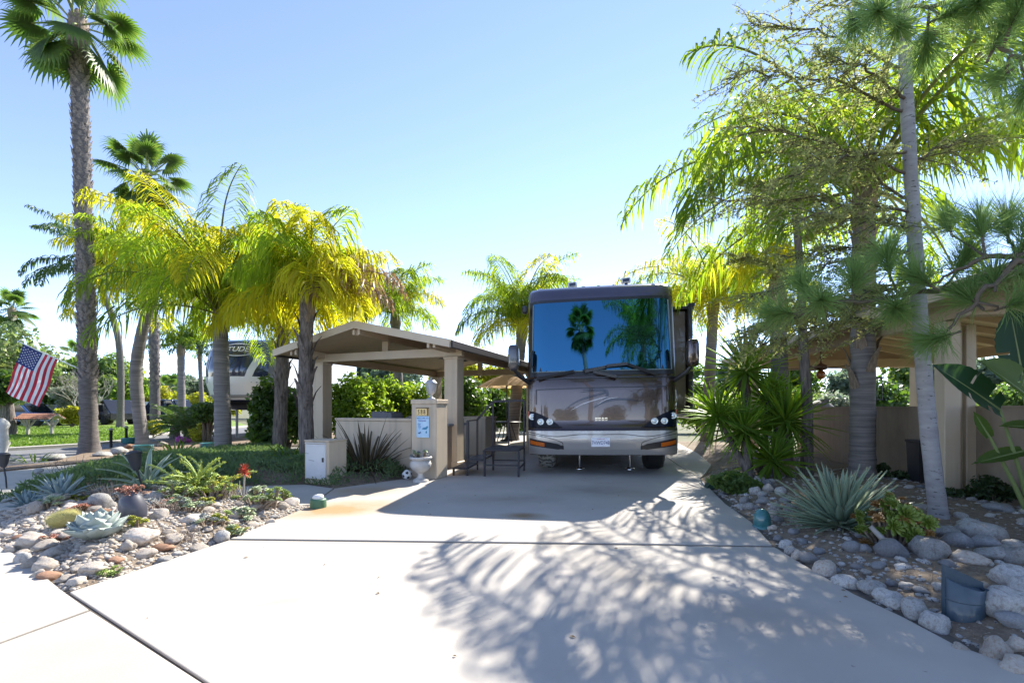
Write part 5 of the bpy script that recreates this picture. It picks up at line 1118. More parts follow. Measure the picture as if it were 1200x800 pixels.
lg=thing('driftwood_log','pale grey fallen branch leaning against the boulders','log',G(1066,662)); m=MB(); m.tube([(0,0,.02),(-.12,.08,.15),(-.20,.14,.26)],[.02,.024,.018],8,True,True,0,.12,R); lo=m.build('log_wood',X['twig_pale'],lg); m=MB(); m.tube([(-.12,.08,.15),(-.15,.02,.2)],[.011,.006],6); m.build('log_spur',X['twig_pale'],lg)
lg=thing('driftwood_log','long pale log lying behind the aeonium at the tree foot','log',G(1082,604)); m=MB(); m.tube([(-.35,0,.06),(0,.03,.08),(.4,-.02,.05)],[.05,.06,.045],8,True,True,0,.12,R); m.build('log_wood',X['twig_pale'],lg); m=MB(); m.tube([(.1,0,.1),(.18,-.05,.18)],[.02,.01],6); m.build('log_spur',X['twig_pale'],lg)
def on(u,v,zf=zL): 
    p=G(u,v,.12); p.z=max(0,zf(p.x,p.y)); return p
# dark pot with red succulents
pt=thing('dark_pot','dark slate egg-shaped pot leaning in the rock bed, planted with red succulents','plant pot',on(158,616)); pt.rotation_euler=(.05,-.18,0); pt.scale=(.72,.72,.95)
m=MB(); m.lathe([(.10,-.04),(.135,.02),(.15,.08),(.145,.15),(.12,.22),(.095,.26),(.10,.275),(.085,.275),(.075,.24),(.01,.235)],28); m.build('pot_shell',M('pot_glaze',(.055,.055,.075),(.07,.07,.09),rough=.45,scale=4,coat=.2),pt)
m=MB(); m.lathe([(.103,.268),(.106,.278),(.10,.285)],28); m.build('pot_rim',FLAT('pot_rim',(.03,.03,.035),.5),pt)
rr_=rosm(RSU,16,.04,.02)
it=[((R.uniform(-.11,.11),R.uniform(-.10,.10),R.uniform(.0,.05)),rr_,R.uniform(.8,1.3),(R.uniform(-.5,.5),R.uniform(-.5,.5),0)) for _ in range(22)]
q=cluster('red_succulents','red and pink succulents growing out of the dark pot','succulent',pt.location+Vector((-.05,0,.25)),it); q.scale=(.8,.8,1)
# hairy golden cactus
cc=thing('golden_cactus','reclining hairy golden cactus between tan stones in the rock bed','cactus',on(76,614),.2); m=MB(); m.ball((0,0,.09),(.19,.09,.095),18,12); m.v=[(x,y*(1-.2*(x>.1)),z+x*.12) for x,y,z in m.v]; m.build('cactus_body',M('cactus_skin',(.34,.30,.09),(.42,.37,.15),rough=.7,scale=9),cc)
m=MB()
for k in range(2600):
    d=Vector((R.gauss(0,1),R.gauss(0,1),R.gauss(0,1))).normalized(); p=Vector((d.x*.19,d.y*.09,.09+d.z*.095+d.x*.023)); e=p+(d+Vector((R.uniform(-.5,.5),R.uniform(-.5,.5),R.uniform(-.3,.5)))).normalized()*R.uniform(.025,.05); s=d.orthogonal().normalized()*.0012; m.add([p-s,p+s,e],[(0,1,2)])
tag(m.build('cactus_spines',LEAF('spine',(.62,.52,.22),(.70,.63,.36),(.8,.7,.3),.4),cc),kind='stuff'); cc.scale=(.78,.78,.78)
# small rosettes, sedums, dry stems
ys=rosm(YSU,22,.05,.028); ls=rosm(LSU,20,.06,.03); gs=rosm(GSU,22,.05,.02); ps=rosm(PSU,22,.06,.03)
def patch(name,label,u,v,mes,n,rx,ry,h,sc=(.7,1.2),cat='succulent'):
    return cluster(name,label,cat,on(u,v),[((R.gauss(0,.5)*rx,R.gauss(0,.5)*ry,R.uniform(.3,1)*h),mes[R.randrange(len(mes))],R.uniform(*sc),(R.uniform(-.4,.6),R.uniform(-.4,.4),0)) for _ in range(n)])
patch('yellow_rosettes','golden yellow rosette cluster at the foot of the dark pot',160,624,[ys],7,.08,.05,.08); patch('yellow_rosettes','bright lime-yellow rosettes at the lower edge of the yellow-green bush',256,609,[ys,ls],9,.09,.06,.1); patch('yellow_rosettes','pair of small yellow rosettes left of the lime ones',243,600,[ys],5,.06,.05,.1)
patch('yellow_sedum','yellow-green sedum patch behind the golden cactus',93,592,[ys],14,.16,.09,.06,(.5,.9)); patch('red_sedum','reddish sedum patch right of the golden cactus',97,606,[rr_],16,.10,.1,.08,(.7,1.1)); patch('red_sedum','flat red sedum mat among stones in front of the cactus',68,624,[rr_],16,.18,.05,.03,(.6,.9)); patch('lime_sedum','low lime sedum beside the broad-leaved agave tip',130,656,[ls],9,.08,.05,.04,(.4,.7))
patch('grey_succulents','grey-blue succulent cluster behind the dark pot',113,590,[gs],12,.14,.1,.12); patch('grey_succulents','pale grey-green succulents in the middle of the bed',208,590,[ps,ls],20,.20,.14,.20); patch('grey_succulents','dusty grey rosettes right of the variegated agave',186,580,[gs],14,.16,.1,.14)
patch('pale_succulents','pale green upright succulent near the green valve cover',318,590,[ls],16,.11,.07,.22,(.6,1)); patch('pale_succulents','loose pale green succulents along the driveway edge of the bed',297,592,[ls,ps],14,.22,.08,.10,(.5,.9)); patch('pale_succulents','lime green rosettes below the long-armed bush',236,585,[ls,ys],26,.28,.15,.26,(.8,1.4))
for (u,v,mm_,n,rx,h,nm,lab) in ((214,574,[ps,ls],26,.24,.30,'pale_succulents','tall pale green succulents at the left foot of the long-armed bush'),(252,592,[ls,ys],22,.20,.22,'lime_succulents','lime rosettes right below the long-armed bush'),(300,580,[ps,gs],18,.2,.16,'grey_succulents','grey-green mound behind the pale succulents at the right tip of the bed'),(240,612,[ps,gs],14,.2,.08,'grey_succulents','low grey mat between the lime rosettes and the driveway edge'),(150,572,[gs,ps],16,.2,.14,'grey_succulents','grey mound left of the path light stake'),(262,578,[ls,ys],18,.16,.22,'lime_succulents','lime succulents between the long-armed bush and the red flower'),(285,600,[ps],12,.14,.10,'pale_succulents','pale green rosettes just below the red flower'),(222,606,[gs,ps],16,.16,.14,'grey_succulents','grey-green rosettes left of the lime-yellow pair'),(196,600,[rr_,gs],14,.14,.10,'red_sedum','mixed red and grey sedum right of the dark pot'),(145,594,[gs],10,.10,.12,'grey_succulents','grey rosettes touching the back of the dark pot'),(276,612,[ps,ys],10,.14,.07,'pale_succulents','low pale succulents on the driveway edge beside the grey block'),(58,600,[ps],10,.12,.10,'pale_succulents','pale green rosettes between the blue agaves'),(128,618,[gs],9,.10,.06,'grey_succulents','dusty rosettes between the agave and the large fieldstone'),(336,577,[ls],9,.10,.14,'lime_succulents','small lime succulents behind the pale round stone')):
    patch(nm,lab,u,v,mm_,n,rx,rx*.6,h,(.6,1.15))
# long-armed yellow-green bush
eb=thing('long_armed_bush','yellow-green bush of long arching fleshy arms in the middle of the rock bed','succulent',on(232,585)); EUL=LEAF('fleshy_leaf',(.30,.35,.06),(.40,.42,.09),(.7,.72,.12),.4)
for k in range(52):
    az=R.uniform(0,6.28); e=R.uniform(.35,1.5); L=R.uniform(.32,.68); d=Vector((math.cos(az)*math.cos(e),math.sin(az)*math.cos(e),math.sin(e))); p=Vector((R.uniform(-.15,.15),R.uniform(-.1,.1),.02)); pts=[p]; m=MB()
    for i in range(9): p=p+d*L/9; d=(d+Vector((math.cos(az)*.09,math.sin(az)*.09,-.10))).normalized(); pts.append(p)
    m.tube(pts,[.010]*9+[.004],5,True,True,1)
    for i in range(16,72):
        f=i/8; j=min(int(f),8); o=pts[j].lerp(pts[j+1],f-j); dv=(Vector((R.gauss(0,1),R.gauss(0,1),R.gauss(0,1))).normalized()+d*.7).normalized(); w=dv.orthogonal().normalized(); m.add([o,o+dv*.014+w*.009,o+dv*.034,o+dv*.014-w*.009],[(0,1,2,3)])
    m.build('arm',[EUL,LSU],eb)
# red flower head
rf=thing('red_flower','tall spiky red flower head at the right end of the rock bed','flower',on(284,590)); RED=LEAF('red_petal',(.55,.06,.03),(.6,.10,.06),(.7,.12,.06),.35); m=MB(); m.tube([(0,0,-.03),(.02,0,.15),(.03,0,.28)],[.012,.01,.008],6)
m.tube([(0,0,0),(-.06,.02,.12),(-.05,.02,.2)],[.01,.008,.004],5); m.build('stem',X['twig_pale'],rf)
fm=sword(.075,.012,.003,.3,pY,nseg=3).mesh('petal',RED)
for k in range(48): inst('petal',fm,rf,(.03,0,.29+.05*(k/48)),(0,rad(120-115*k/48),k*2.4),R.uniform(.8,1.3))
DRY=M('dry_stem',(.34,.29,.25),(.24,.20,.18),rough=.9,scale=20)
def dry(label,p,n,r,h,seed):
    rg=random.Random(seed); t=thing('dry_twigs',label,'dry plant',p); m=MB()
    for k in range(n):
        a=rg.uniform(0,6.28); q=rg.uniform(0,r); s=Vector((q*math.cos(a),q*math.sin(a)*.6,-.02)); d=Vector((rg.uniform(-.8,.8),rg.uniform(-.8,.8),1)).normalized(); e=s+d*h*rg.uniform(.5,1); m.tube([s,s.lerp(e,.5)+Vector((rg.uniform(-.03,.03),rg.uniform(-.03,.03),0)),e],[.004,.003,.0015],3,False)
    tag(m.build('stems',DRY,t),kind='stuff')
for i,(u,v,n,r,h,lab) in enumerate(((122,590,90,.16,.26,'dry grey twiggy plant left of the dark pot'),(200,604,110,.22,.20,'dry grey twiggy mat in the middle of the rock bed'),(190,575,70,.2,.25,'dry twiggy plant beside the variegated agave'),(270,590,60,.2,.2,'dry stems under the red flower'),(215,622,60,.16,.12,'thin dry stems right of the dark pot'),(75,548,26,.3,.45,'reddish dry stems at the foot of the tall fan palm'))): dry(lab,on(u,v),n,r,h,300+i)
it=[((R.uniform(-.13,.13),R.uniform(-.1,.1),R.uniform(.03,.12)),[gs,ps][k%2],R.uniform(.6,1.0),(R.uniform(-.6,.6),R.uniform(-.6,.6),0)) for k in range(14)]
cluster('urn_succulents','small succulents growing in the pedestal urn','succulent',U+Vector((0,0,.40)),it)
# ---------------------------------------------------------------- groundcover mat, litter, gravel
R=random.Random(55); GC=LEAF('groundcover_leaf',(.075,.125,.06),(.14,.19,.085),(.30,.42,.12),.4); m=MB(); n=0
xs=[p.x for p in bedG];ys_=[p.y for p in bedG]; FL=MB()
while n<34000:
    x=R.uniform(min(xs),max(xs)); y=R.uniform(min(ys_),max(ys_)); 
    if not inside(bedG,x,y): continue
    dd=edist(bedG,x,y)
    if R.random()>(1.0 if y<9 else .55): continue
    if mn.noise((x*.9,y*.9,5))<-.32 and R.random()<.8: continue
    n+=1; hm=min(1,dd/.25+.25)*(.22+.12*mn.noise((x*1.7,y*1.7,1)))*(1 if y<8.5 else .75); z=zG(x,y)+hm*R.random()**.5
    a=R.uniform(0,6.28); e=R.uniform(.2,1.3); d=Vector((math.cos(a)*math.cos(e),math.sin(a)*math.cos(e),math.sin(e))); L=R.uniform(.05,.10); w=d.orthogonal().normalized()*R.uniform(.006,.011); p=Vector((x,y,z))
    m.add([p-w*.6,p+w*.6,p+d*L*.6+w,p+d*L,p+d*L*.6-w],[(0,1,2,3,4)])
    if n%420==0:
        for k in range(7): q=Vector((math.cos(k*.9),math.sin(k*.9),.3))*.028; s=q.cross(Vector((0,0,1)))*.35; c=p+Vector((0,0,.05)); FL.add([c,c+q*.6+s,c+q,c+q*.6-s],[(0,1,2,3)])
tag(m.build('groundcover',GC),'dense mat of grey-green trailing groundcover behind the garden path','groundcover',kind='stuff'); tag(FL.build('groundcover_flowers',YEL),'small yellow flowers dotted over the groundcover','flowers',kind='stuff')
m=MB()
_t=(1+5**.5)/2; _iv=[Vector(v).normalized() for v in((-1,_t,0),(1,_t,0),(-1,-_t,0),(1,-_t,0),(0,-1,_t),(0,1,_t),(0,-1,-_t),(0,1,-_t),(_t,0,-1),(_t,0,1),(-_t,0,-1),(-_t,0,1))]
_if=[(0,11,5),(0,5,1),(0,1,7),(0,7,10),(0,10,11),(1,5,9),(5,11,4),(11,10,2),(10,7,6),(7,1,8),(3,9,4),(3,4,2),(3,2,6),(3,6,8),(3,8,9),(4,9,5),(2,4,11),(6,2,10),(8,6,7),(9,8,1)]
def pebble(m,p,s):
    rot=Euler((R.uniform(-.4,.4),R.uniform(-.4,.4),R.uniform(0,6.3))).to_matrix(); sx,sy,sz=s,s*R.uniform(.55,.95),s*R.uniform(.35,.65)
    m.add([p+rot@Vector((v.x*sx*R.uniform(.85,1.15),v.y*sy,v.z*sz)) for v in _iv],_if,True)
for poly,zf,n,nm,lab in((bedL,zL,9000,'gravel','loose tan gravel and chippings between the stones of the rock bed'),(bedR,zR,4200,'gravel','small grey gravel between the cobbles of the right-hand bed')):
    m=MB(); xs=[p.x for p in poly];ys_=[p.y for p in poly]; k=0
    while k<n:
        x=R.uniform(min(xs),max(xs)); y=R.uniform(min(ys_),min(max(ys_),9.5))
        if not inside(poly,x,y): continue
        if poly is bedR and R.random()>math.exp(-edist(bedR,x,y)*1.2): continue
        k+=1; pebble(m,Vector((x,y,zf(x,y))),R.uniform(.008,.030))
    tag(m.build(nm,X['gravel'] if poly is bedL else X['granite']),lab,'gravel',kind='stuff')
m=MB(); k=0
while k<5200:
    x=R.uniform(2,6); y=R.uniform(1.5,10)
    if not inside(bedR,x,y): continue
    k+=1; a=R.uniform(0,6.28); d=Vector((math.cos(a),math.sin(a),R.uniform(-.1,.15)))*R.uniform(.06,.14); p=Vector((x,y,zR(x,y)+.01+R.random()*.015)); s=Vector((-math.sin(a),math.cos(a),0))*.0022; m.add([p-s,p+s,p+d+s*.3,p+d-s*.3],[(0,1,2,3)])
tag(m.build('needle_litter',M('dry_needles',(.26,.17,.09),(.34,.24,.13),rough=.9,scale=30)),'dry brown pine needles littering the right-hand bed','litter',kind='stuff')

m=MB()
for k in range(46):
    p=CL(R.uniform(-2.2,3),R.uniform(2.2,8)); a=R.uniform(0,6.28); L=R.uniform(.015,.045); d=Vector((math.cos(a),math.sin(a),0))*L; w=Vector((-math.sin(a),math.cos(a),0))*L*.25; p.z=.004
    if inside(bedR,p.x,p.y) or inside(bedL,p.x,p.y): continue
    m.add([p,p+d*.5+w+Vector((0,0,.006)),p+d,p+d*.5-w+Vector((0,0,.004))],[(0,1,2,3)])
tag(m.build('leaf_litter',M('dry_leaf',(.16,.10,.05),(.26,.18,.09),rough=.9,scale=30)),'few dry leaf scraps lying on the concrete driveway','litter',kind='stuff')
# ---------------------------------------------------------------- stones
R=random.Random(404)
def stone(seed,sub=3,fl=.75,rough=.22):
    import bmesh
    bm=bmesh.new(); bmesh.ops.create_icosphere(bm,subdivisions=sub,radius=1); o=Vector((seed*7.1,seed*3.3,0))
    for v in bm.verts:
        d=v.co.normalized(); k=1+rough*1.5*mn.noise(d*1.1+o)+rough*.55*mn.noise(d*2.6+o)+rough*.22*mn.noise(d*6+o)
        # a few flattened facets
        for q in range(3):
            n=Vector((mn.noise(o+Vector((q,1.3,2)))*2,mn.noise(o+Vector((q,4.3,7)))*2,mn.noise(o+Vector((q,9.3,3)))*2)); n=n.normalized() if n.length>.05 else Vector((0,0,1)); t=d.dot(n)*k
            if t>.78: k*=.78/t*.6+.4
        v.co=d*k; v.co.z*=fl
    me=bpy.data.meshes.new('rock'); bm.to_mesh(me); bm.free()
    for p in me.polygons: p.use_smooth=True
    return me
ST={}
def stones(mat,key,n=6,fl=(.6,.85),rough=.22,sub=3):
    L=[]
    for i in range(n): me=stone(len(ST)*10+i+1,sub,fl[0]+(fl[1]-fl[0])*i/n,rough); me.materials.append(mat); L.append(me)
    ST[key]=L
stones(X['granite'],'g',10,(.66,.9),.24); stones(X['fieldstone'],'t',10,(.55,.85),.36); stones(X['redstone'],'r',4,(.45,.7),.24); stones(X['darkstone'],'d',4,(.6,.8),.18)
def pile(name,label,poly,zf,mat,n,w0,w1,seed,fall):
    rg=random.Random(seed); src=[stone(900+seed+i,2,.7,.24) for i in range(5)]; m=MB(); xs=[p.x for p in poly];ys=[p.y for p in poly]; k=t=0
    while k<n and t<20000:
        t+=1; x=rg.uniform(min(xs),max(xs)); y=rg.uniform(min(ys),min(max(ys),9.2))
        if not inside(poly,x,y): continue
        e=edist(poly,x,y); w=rg.uniform(w0,w1)
        if e<.04 or rg.random()>math.exp(-e*fall): continue
        if any((x-a)**2+(y-b)**2<(w*.45+c*.9)**2 for a,b,c in placed): continue
        placed.append((x,y,w*.5)); k+=1; me=src[rg.randrange(5)]; rot=Euler((rg.uniform(-.3,.3),rg.uniform(-.3,.3),rg.uniform(0,6.3))).to_matrix(); c=Vector((x,y,zf(x,y)+w*.05)); sc=Vector((w/2,w/2*rg.uniform(.65,1),w*.36))
        m.add([c+rot@Vector((v.co.x*sc.x,v.co.y*sc.y,v.co.z*sc.z)) for v in me.vertices],[tuple(p.vertices) for p in me.polygons],True)
    for me in src: bpy.data.meshes.remove(me)
    tag(m.build(name,mat),label,'stones',kind='stuff')
placed=[]
def rock(p,w,h,key,label,group,name='rock',dp=.8):
    me=ST[key][R.randrange(len(ST[key]))]; o=inst(name,me,None,p,(R.uniform(-.15,.15),R.uniform(-.15,.15),R.uniform(-.5,.5)),(w/2,w/2*R.uniform(dp,1.0),max(h,w*.4)/2/.72)); tag(o,label,'rock',group); placed.append((p.x,p.y,w*.5)); return o
def prock(u,v,w,h,key,label,group,zf):
    z0=.05; d=FPX*(EYE-z0)/(v+h*.35-478); p=GD(u,d); W=px2m(w,d)*.92; H=px2m(h,d)*.95; p.z=max(-.02,zf(p.x,p.y))+H*.22
    return rock(p,W,H*1.1,key,label,group,'boulder' if w>=30 else 'rock')
gR='boulders and cobbles of the right-hand bed'; gL='stones of the left rock bed'
big=[(1149,626,50,28,'g','large sloping grey boulder below the double post'),(1089,648,40,30,'g','tall speckled boulder behind the near-black aeonium'),(1121,639,32,21,'d','blue-grey boulder between the speckled boulder and the dark one'),(1155,643,38,20,'d','darkest slate boulder below the big sloping one'),(1134,659,36,18,'t','smooth tan oval boulder below the slate one'),(1161,655,30,14,'g','flat pale boulder right of the tan oval one'),(1186,647,24,14,'g','small grey boulder at the right edge above the pale pile'),(1191,656,38,25,'g','pale rounded boulder at the right edge with a weed on it'),(1186,681,48,27,'g','wide pale granite boulder at the right edge, level with the slate blue light'),(1202,694,36,34,'g','pale boulder cut by the right edge'),(1176,711,52,38,'g','large pale granite boulder right beside the slate blue light'),(1095,713,32,28,'g','pale boulder left of the slate blue light'),(1072,701,30,25,'g','grey kerbside boulder second left of the slate blue light'),(1051,695,24,15,'g','small flat kerbside boulder third left of the slate blue light'),(1040,687,32,18,'g','smooth pale kerbside cobble in the middle of the edge row'),(1022,677,30,19,'g','speckled kerbside boulder right of the angular pale one'),(992,669,30,19,'g','angular pale kerbside boulder in the edge row'),(967,655,28,20,'t','brownish kerbside boulder below the striped agave'),(948,645,22,17,'d','bluish kerbside stone left of the brownish boulder'),(1167,744,34,30,'t','brownish round boulder at the lower right of the edge row'),(1187,729,34,19,'d','dark and white boulder right of the brownish round one'),(1193,762,44,24,'t','rough brown boulder in the lower right corner'),(1193,747,28,15,'t','tan stone above the corner boulder'),(1044,646,34,28,'d','bluish boulder behind the pale leaning branch'),(1103,629,32,14,'g','flat grey boulder at the foot of the white-barked tree'),(1089,619,22,14,'g','round grey boulder left of the white-barked trunk'),(1171,599,32,10,'d','flat dark boulder far back by the vine'),(1124,742,20,12,'t','small brown stone below the slate blue light')]
for u,v,w,h,k,lab in big: prock(u,v,w,h,k,lab,gR,zR)
sm=[(935,642,16,12,'t'),(921,629,16,13,'g'),(927,637,14,11,'g'),(908,595,13,11,'g'),(915,579,13,13,'g'),(885,568,15,12,'g'),(884,577,13,10,'g'),(899,570,18,15,'d'),(872,582,13,10,'g'),(877,590,14,8,'g'),(895,587,18,10,'d'),(905,600,12,9,'t'),(900,576,14,10,'t'),(888,592,12,8,'d'),(912,606,12,8,'d'),(920,590,14,8,'d'),(868,588,10,8,'g'),(893,581,12,8,'g'),(925,600,13,9,'g'),(930,620,14,9,'d'),(912,622,12,8,'d'),(905,612,10,7,'t'),(940,630,12,8,'d'),(960,642,14,9,'d'),(978,660,14,8,'d'),(1005,662,16,9,'d'),(1030,664,18,10,'d'),(1045,680,14,9,'d'),(1062,684,16,9,'g'),(1080,690,18,10,'d'),(1100,690,14,9,'g'),(1113,633,18,10,'d'),(1140,620,14,8,'d'),(1146,700,16,10,'t'),(1150,690,14,9,'t'),(1160,668,8,7,'g'),(1012,646,18,10,'d'),(1008,632,14,9,'d'),(998,642,22,16,'d'),(1015,668,12,8,'g'),(1110,668,18,9,'d')]
for u,v,w,h,k in sm: prock(u,v,w,h,k,'smaller cobble among the boulders along the right edge of the driveway',gR,zR)
n=0;tries=0
while n<85 and tries<6000:
    tries+=1; x=R.uniform(1.9,5.2); y=R.uniform(1.8,9.0)
    if not inside(bedR,x,y): continue
    e=edist(bedR,x,y)
    if e<.05 or R.random()>math.exp(-e*1.6): continue
    w=R.uniform(.06,.15)
    if any((x-a)**2+(y-b)**2<(w*.5+c)**2*.75 for a,b,c in placed): continue
    rock(Vector((x,y,zR(x,y)+w*.06)),w,w*.6,R.choice('gggddt'),'smaller cobble among the boulders along the right edge of the driveway',gR); n+=1
pile('small_cobbles','small grey cobbles packed between the boulders of the right-hand bed',bedR,zR,X['granite'],190,.04,.10,3,1.1)
placed=[]
bigL=[(41,604,22,17,'t','pale upright stone beside the small blue agave'),(68,597,24,16,'t','tan angular stone behind the golden cactus'),(72,587,16,12,'t','small peaked stone behind the tan angular one'),(118,601,28,22,'g','grey granite stone left of the dark pot'),(37,627,36,18,'t','long pale stone left of the red sedum mat'),(56,634,26,14,'t','flat tan stone under the golden cactus'),(61,643,26,13,'t','flat pale stone in the left edge pile'),(12,634,14,12,'t','small stone at the far left tip of the bed'),(27,643,18,20,'g','greenish grey stone at the left edge of the bed'),(38,649,22,17,'t','tan block in the left edge pile'),(52,652,28,18,'t','tan split stone at the left edge'),(45,661,16,14,'t','rounded tan stone lowest in the left edge pile'),(59,662,26,13,'r','flat brown slab leaning at the left edge'),(108,663,30,13,'t','flat pale stone below the broad-leaved agave'),(167,632,40,21,'t','large pale fieldstone below the dark pot'),(150,643,18,14,'t','round tan stone right of the broad-leaved agave'),(190,637,20,10,'r','rust-brown stone right of the large fieldstone'),(182,596,20,14,'g','white-grey stone right of the dark pot'),(172,587,18,9,'r','red-brown flat stone above the dark pot'),(179,575,22,16,'g','grey stone under the path light stake'),(162,572,32,13,'g','whitish boulder behind the path light'),(187,617,22,14,'t','pale stone at the right of the dark pot'),(192,645,18,9,'g','grey stone at the driveway edge below the brown one'),(260,620,24,15,'g','grey block standing at the driveway edge of the bed'),(226,617,28,11,'t','flat pale stone in the middle of the driveway edge'),(340,584,24,13,'t','pale round stone near the green valve cover'),(331,591,14,10,'t','small round stone below the pale round one'),(277,604,18,10,'t','pale stone below the red flower'),(204,630,22,10,'t','flat stone right of the pale fieldstone'),(195,637,20,8,'r','flat rust stone touching the driveway edge'),(316,603,14,8,'t','small white stone at the driveway edge'),(184,603,14,8,'r','small orange-brown stone right of the pot')]
for u,v,w,h,k,lab in bigL: prock(u,v,w,h,k,lab,gL,zL)
for u,v,w,h,k,lab in((55,580,22,9,'g','pale stone half under the front edge of the groundcover'),(36,583,14,7,'g','small stone at the front edge of the groundcover'),(140,526,22,10,'g','whitish boulder in the mulch between two palms'),(152,521,14,8,'r','red-brown rock in the mulch between two palms'),(120,530,20,6,'g','flat white stone in the mulch right of the tall fan palm'),(62,533,24,6,'g','flat white stones left of the tall fan palm'),(190,519,12,7,'t','pale stone in the mulch below the cycad'),(45,549,12,5,'g','small pale stone at the street edge')):
    prock(u,v,w,h,k,lab,None,lambda x,y:.02)
for u,v,lab in((168,526,'teal ceramic saucer at the foot of the leaning golden palm'),(245,523,'teal ceramic saucer below the pruned shrub'),(152,516,'small teal planter in the mulch by the bollard light')):
    t=thing('teal_planter',lab,'planter',G(u,v+3)); m=MB(); m.lathe([(.20,0),(.235,.04),(.24,.17),(.25,.19),(.22,.19),(.2,.12),(.01,.1)],18); m.build('planter_bowl',X['teal'],t); m=MB(); m.lathe([(.11,-.02),(.11,.012),(.1,.02)],14); m.build('planter_foot',X['teal'],t)
n=0;tries=0; xs=[p.x for p in bedL];ys_=[p.y for p in bedL]
while n<105 and tries<9000:
    tries+=1; x=R.uniform(min(xs),max(xs)); y=R.uniform(min(ys_),max(ys_))
    if not inside(bedL,x,y): continue
    e=edist(bedL,x,y)
    if e<.04 or R.random()>.15+math.exp(-e*2.2): continue
    w=R.uniform(.09,.17)
    if any((x-a)**2+(y-b)**2<(w*.5+c)**2*.7 for a,b,c in placed): continue
    rock(Vector((x,y,zL(x,y)+w*.05)),w,w*.55,R.choice('ttttgr'),'small pale stone scattered among the larger stones of the left rock bed',gL); n+=1
pile('small_stones','small pale stones packed between the larger stones of the left rock bed',bedL,zL,X['fieldstone'],260,.04,.09,5,1.2)
# ---------------------------------------------------------------- trailer
tr=thing('travel_trailer','tall white and navy travel trailer with a curved nose behind the ringed palm','trailer',GD(266,17.0)); tr.rotation_euler=(0,0,.10)
NV=FLAT('trailer_navy',(.010,.022,.06),.12,coat=1); WH=FLAT('trailer_white',(.70,.71,.73),.3,coat=.5); BLK=FLAT('trailer_black',(.01,.01,.012),.4); GRY=FLAT('trailer_grey',(.30,.31,.33),.35)
TP=[(1.15,1.5),(1.35,.75),(1.7,.28),(2.2,.03),(2.7,.0),(3.3,.14),(3.7,.34),(3.88,.6),(3.95,1.1)]
def tpf(z):
    for (a,b),(c,d) in zip(TP,TP[1:]):
        if z<=c: return b+(d-b)*(z-a)/(c-a)
    return TP[-1][1]
def T2(x,z,o=0): s=abs(x)/1.25; return Vector((x,tpf(z)+.55*s**3.2-o,z))
def tpatch(name,fx0,fx1,z0,z1,mat,o,par=None,nx=14,nz=10):
    m=MB(); vs=[];fs=[]
    for j in range(nz+1):
        z=z0+(z1-z0)*j/nz
        for i in range(nx+1): a,b=fx0(z),fx1(z); vs.append(T2(a+(b-a)*i/nx,z,o))
    for j in range(nz):
        for i in range(nx): k=j*(nx+1)+i; fs.append((k,k+1,k+nx+2,k+nx+1))
    m.add(vs,fs,True); return m.build(name,mat,par or tr)
tpatch('nose_cap',K(-1.25),K(1.25),1.15,3.95,NV,0,None,18,24)
m=MB(); m.box((0,5.2,2.75),(2.5,8.0,2.4),bev=.03); m.box((0,6.2,1.0),(2.46,6.0,1.2)); m.build('body',WH,tr)
tpatch('lower_panel',K(-1.24),K(1.24),1.55,2.42,WH,.012); tpatch('grey_band',K(-1.24),K(1.24),1.62,1.74,GRY,.024); tpatch('dark_underside',K(-1.24),K(1.24),1.17,1.5,BLK,.014)
tpatch('white_flash',lambda z:.70+.36*(z-2.6),lambda z:.92+.36*(z-2.6),2.3,3.25,WH,.014); tpatch('white_flash',lambda z:-1.22+.12*(z-2.2)**2,lambda z:-1.06+.12*(z-2.2)**2,2.2,3.1,WH,.014); tpatch('pale_flash',lambda z:-.98+.12*(z-2.2)**2,lambda z:-.93+.12*(z-2.2)**2,2.2,3.2,GRY,.016)
TW=FLAT('trailer_lettering',(.75,.77,.8),.3); lt=text('trailer_name','ALTITUDE',.27,TW,tr,(0,.10,3.44),rot=(math.pi/2-.2,0,0),ext=.004,shear=.25,xs=1.25)
for sg,za in((1,3.60),(-1,3.27)):
    m=MB(); P=[]
    for i in range(25): a=-1+2*i/24; x=.28+a*.52; P.append(T2(x,za+sg*.07*(1-a*a),.02)); 
    m.tube(P,[.004+.016*math.sin(math.pi*i/24) for i in range(25)],6); m.build('oval_stroke',TW,tr)
m=MB(); m.hexa([(-2.05,1.6,2.95),(-1.25,1.6,2.75),(-1.25,5,2.75),(-2.05,5,2.95)],[(-2.05,1.6,3.12),(-1.25,1.6,3.18),(-1.25,5,3.18),(-2.05,5,3.12)]); m.build('slide_out',BLK,tr)
for x in(-.7,.7): m=MB(); m.tube([(x,1.6,0),(x,1.6,1.6)],.05,8); m.build('landing_leg',GRY,tr)
m=MB(); m.box((0,3.5,1.05),(2.3,.1,.9)); m.build('front_skirt',M('skirt_tan',(.40,.31,.22),(.36,.28,.2),rough=.8),tr); m=MB(); m.box((.1,3.40,1.45),(1.6,.06,.12)); m.build('blue_band',FLAT('skirt_blue',(.02,.05,.25),.5),tr)
for x in(-1.1,1.1): m=MB(); m.lathe([(.15,-.12),(.36,-.12),(.39,0),(.36,.12),(.15,.12)],20,(0,0,0),rot=Matrix.Rotation(math.pi/2,3,'Y')); m.build('wheel',X['rubber'],tr,loc=(x,7.6,.39))
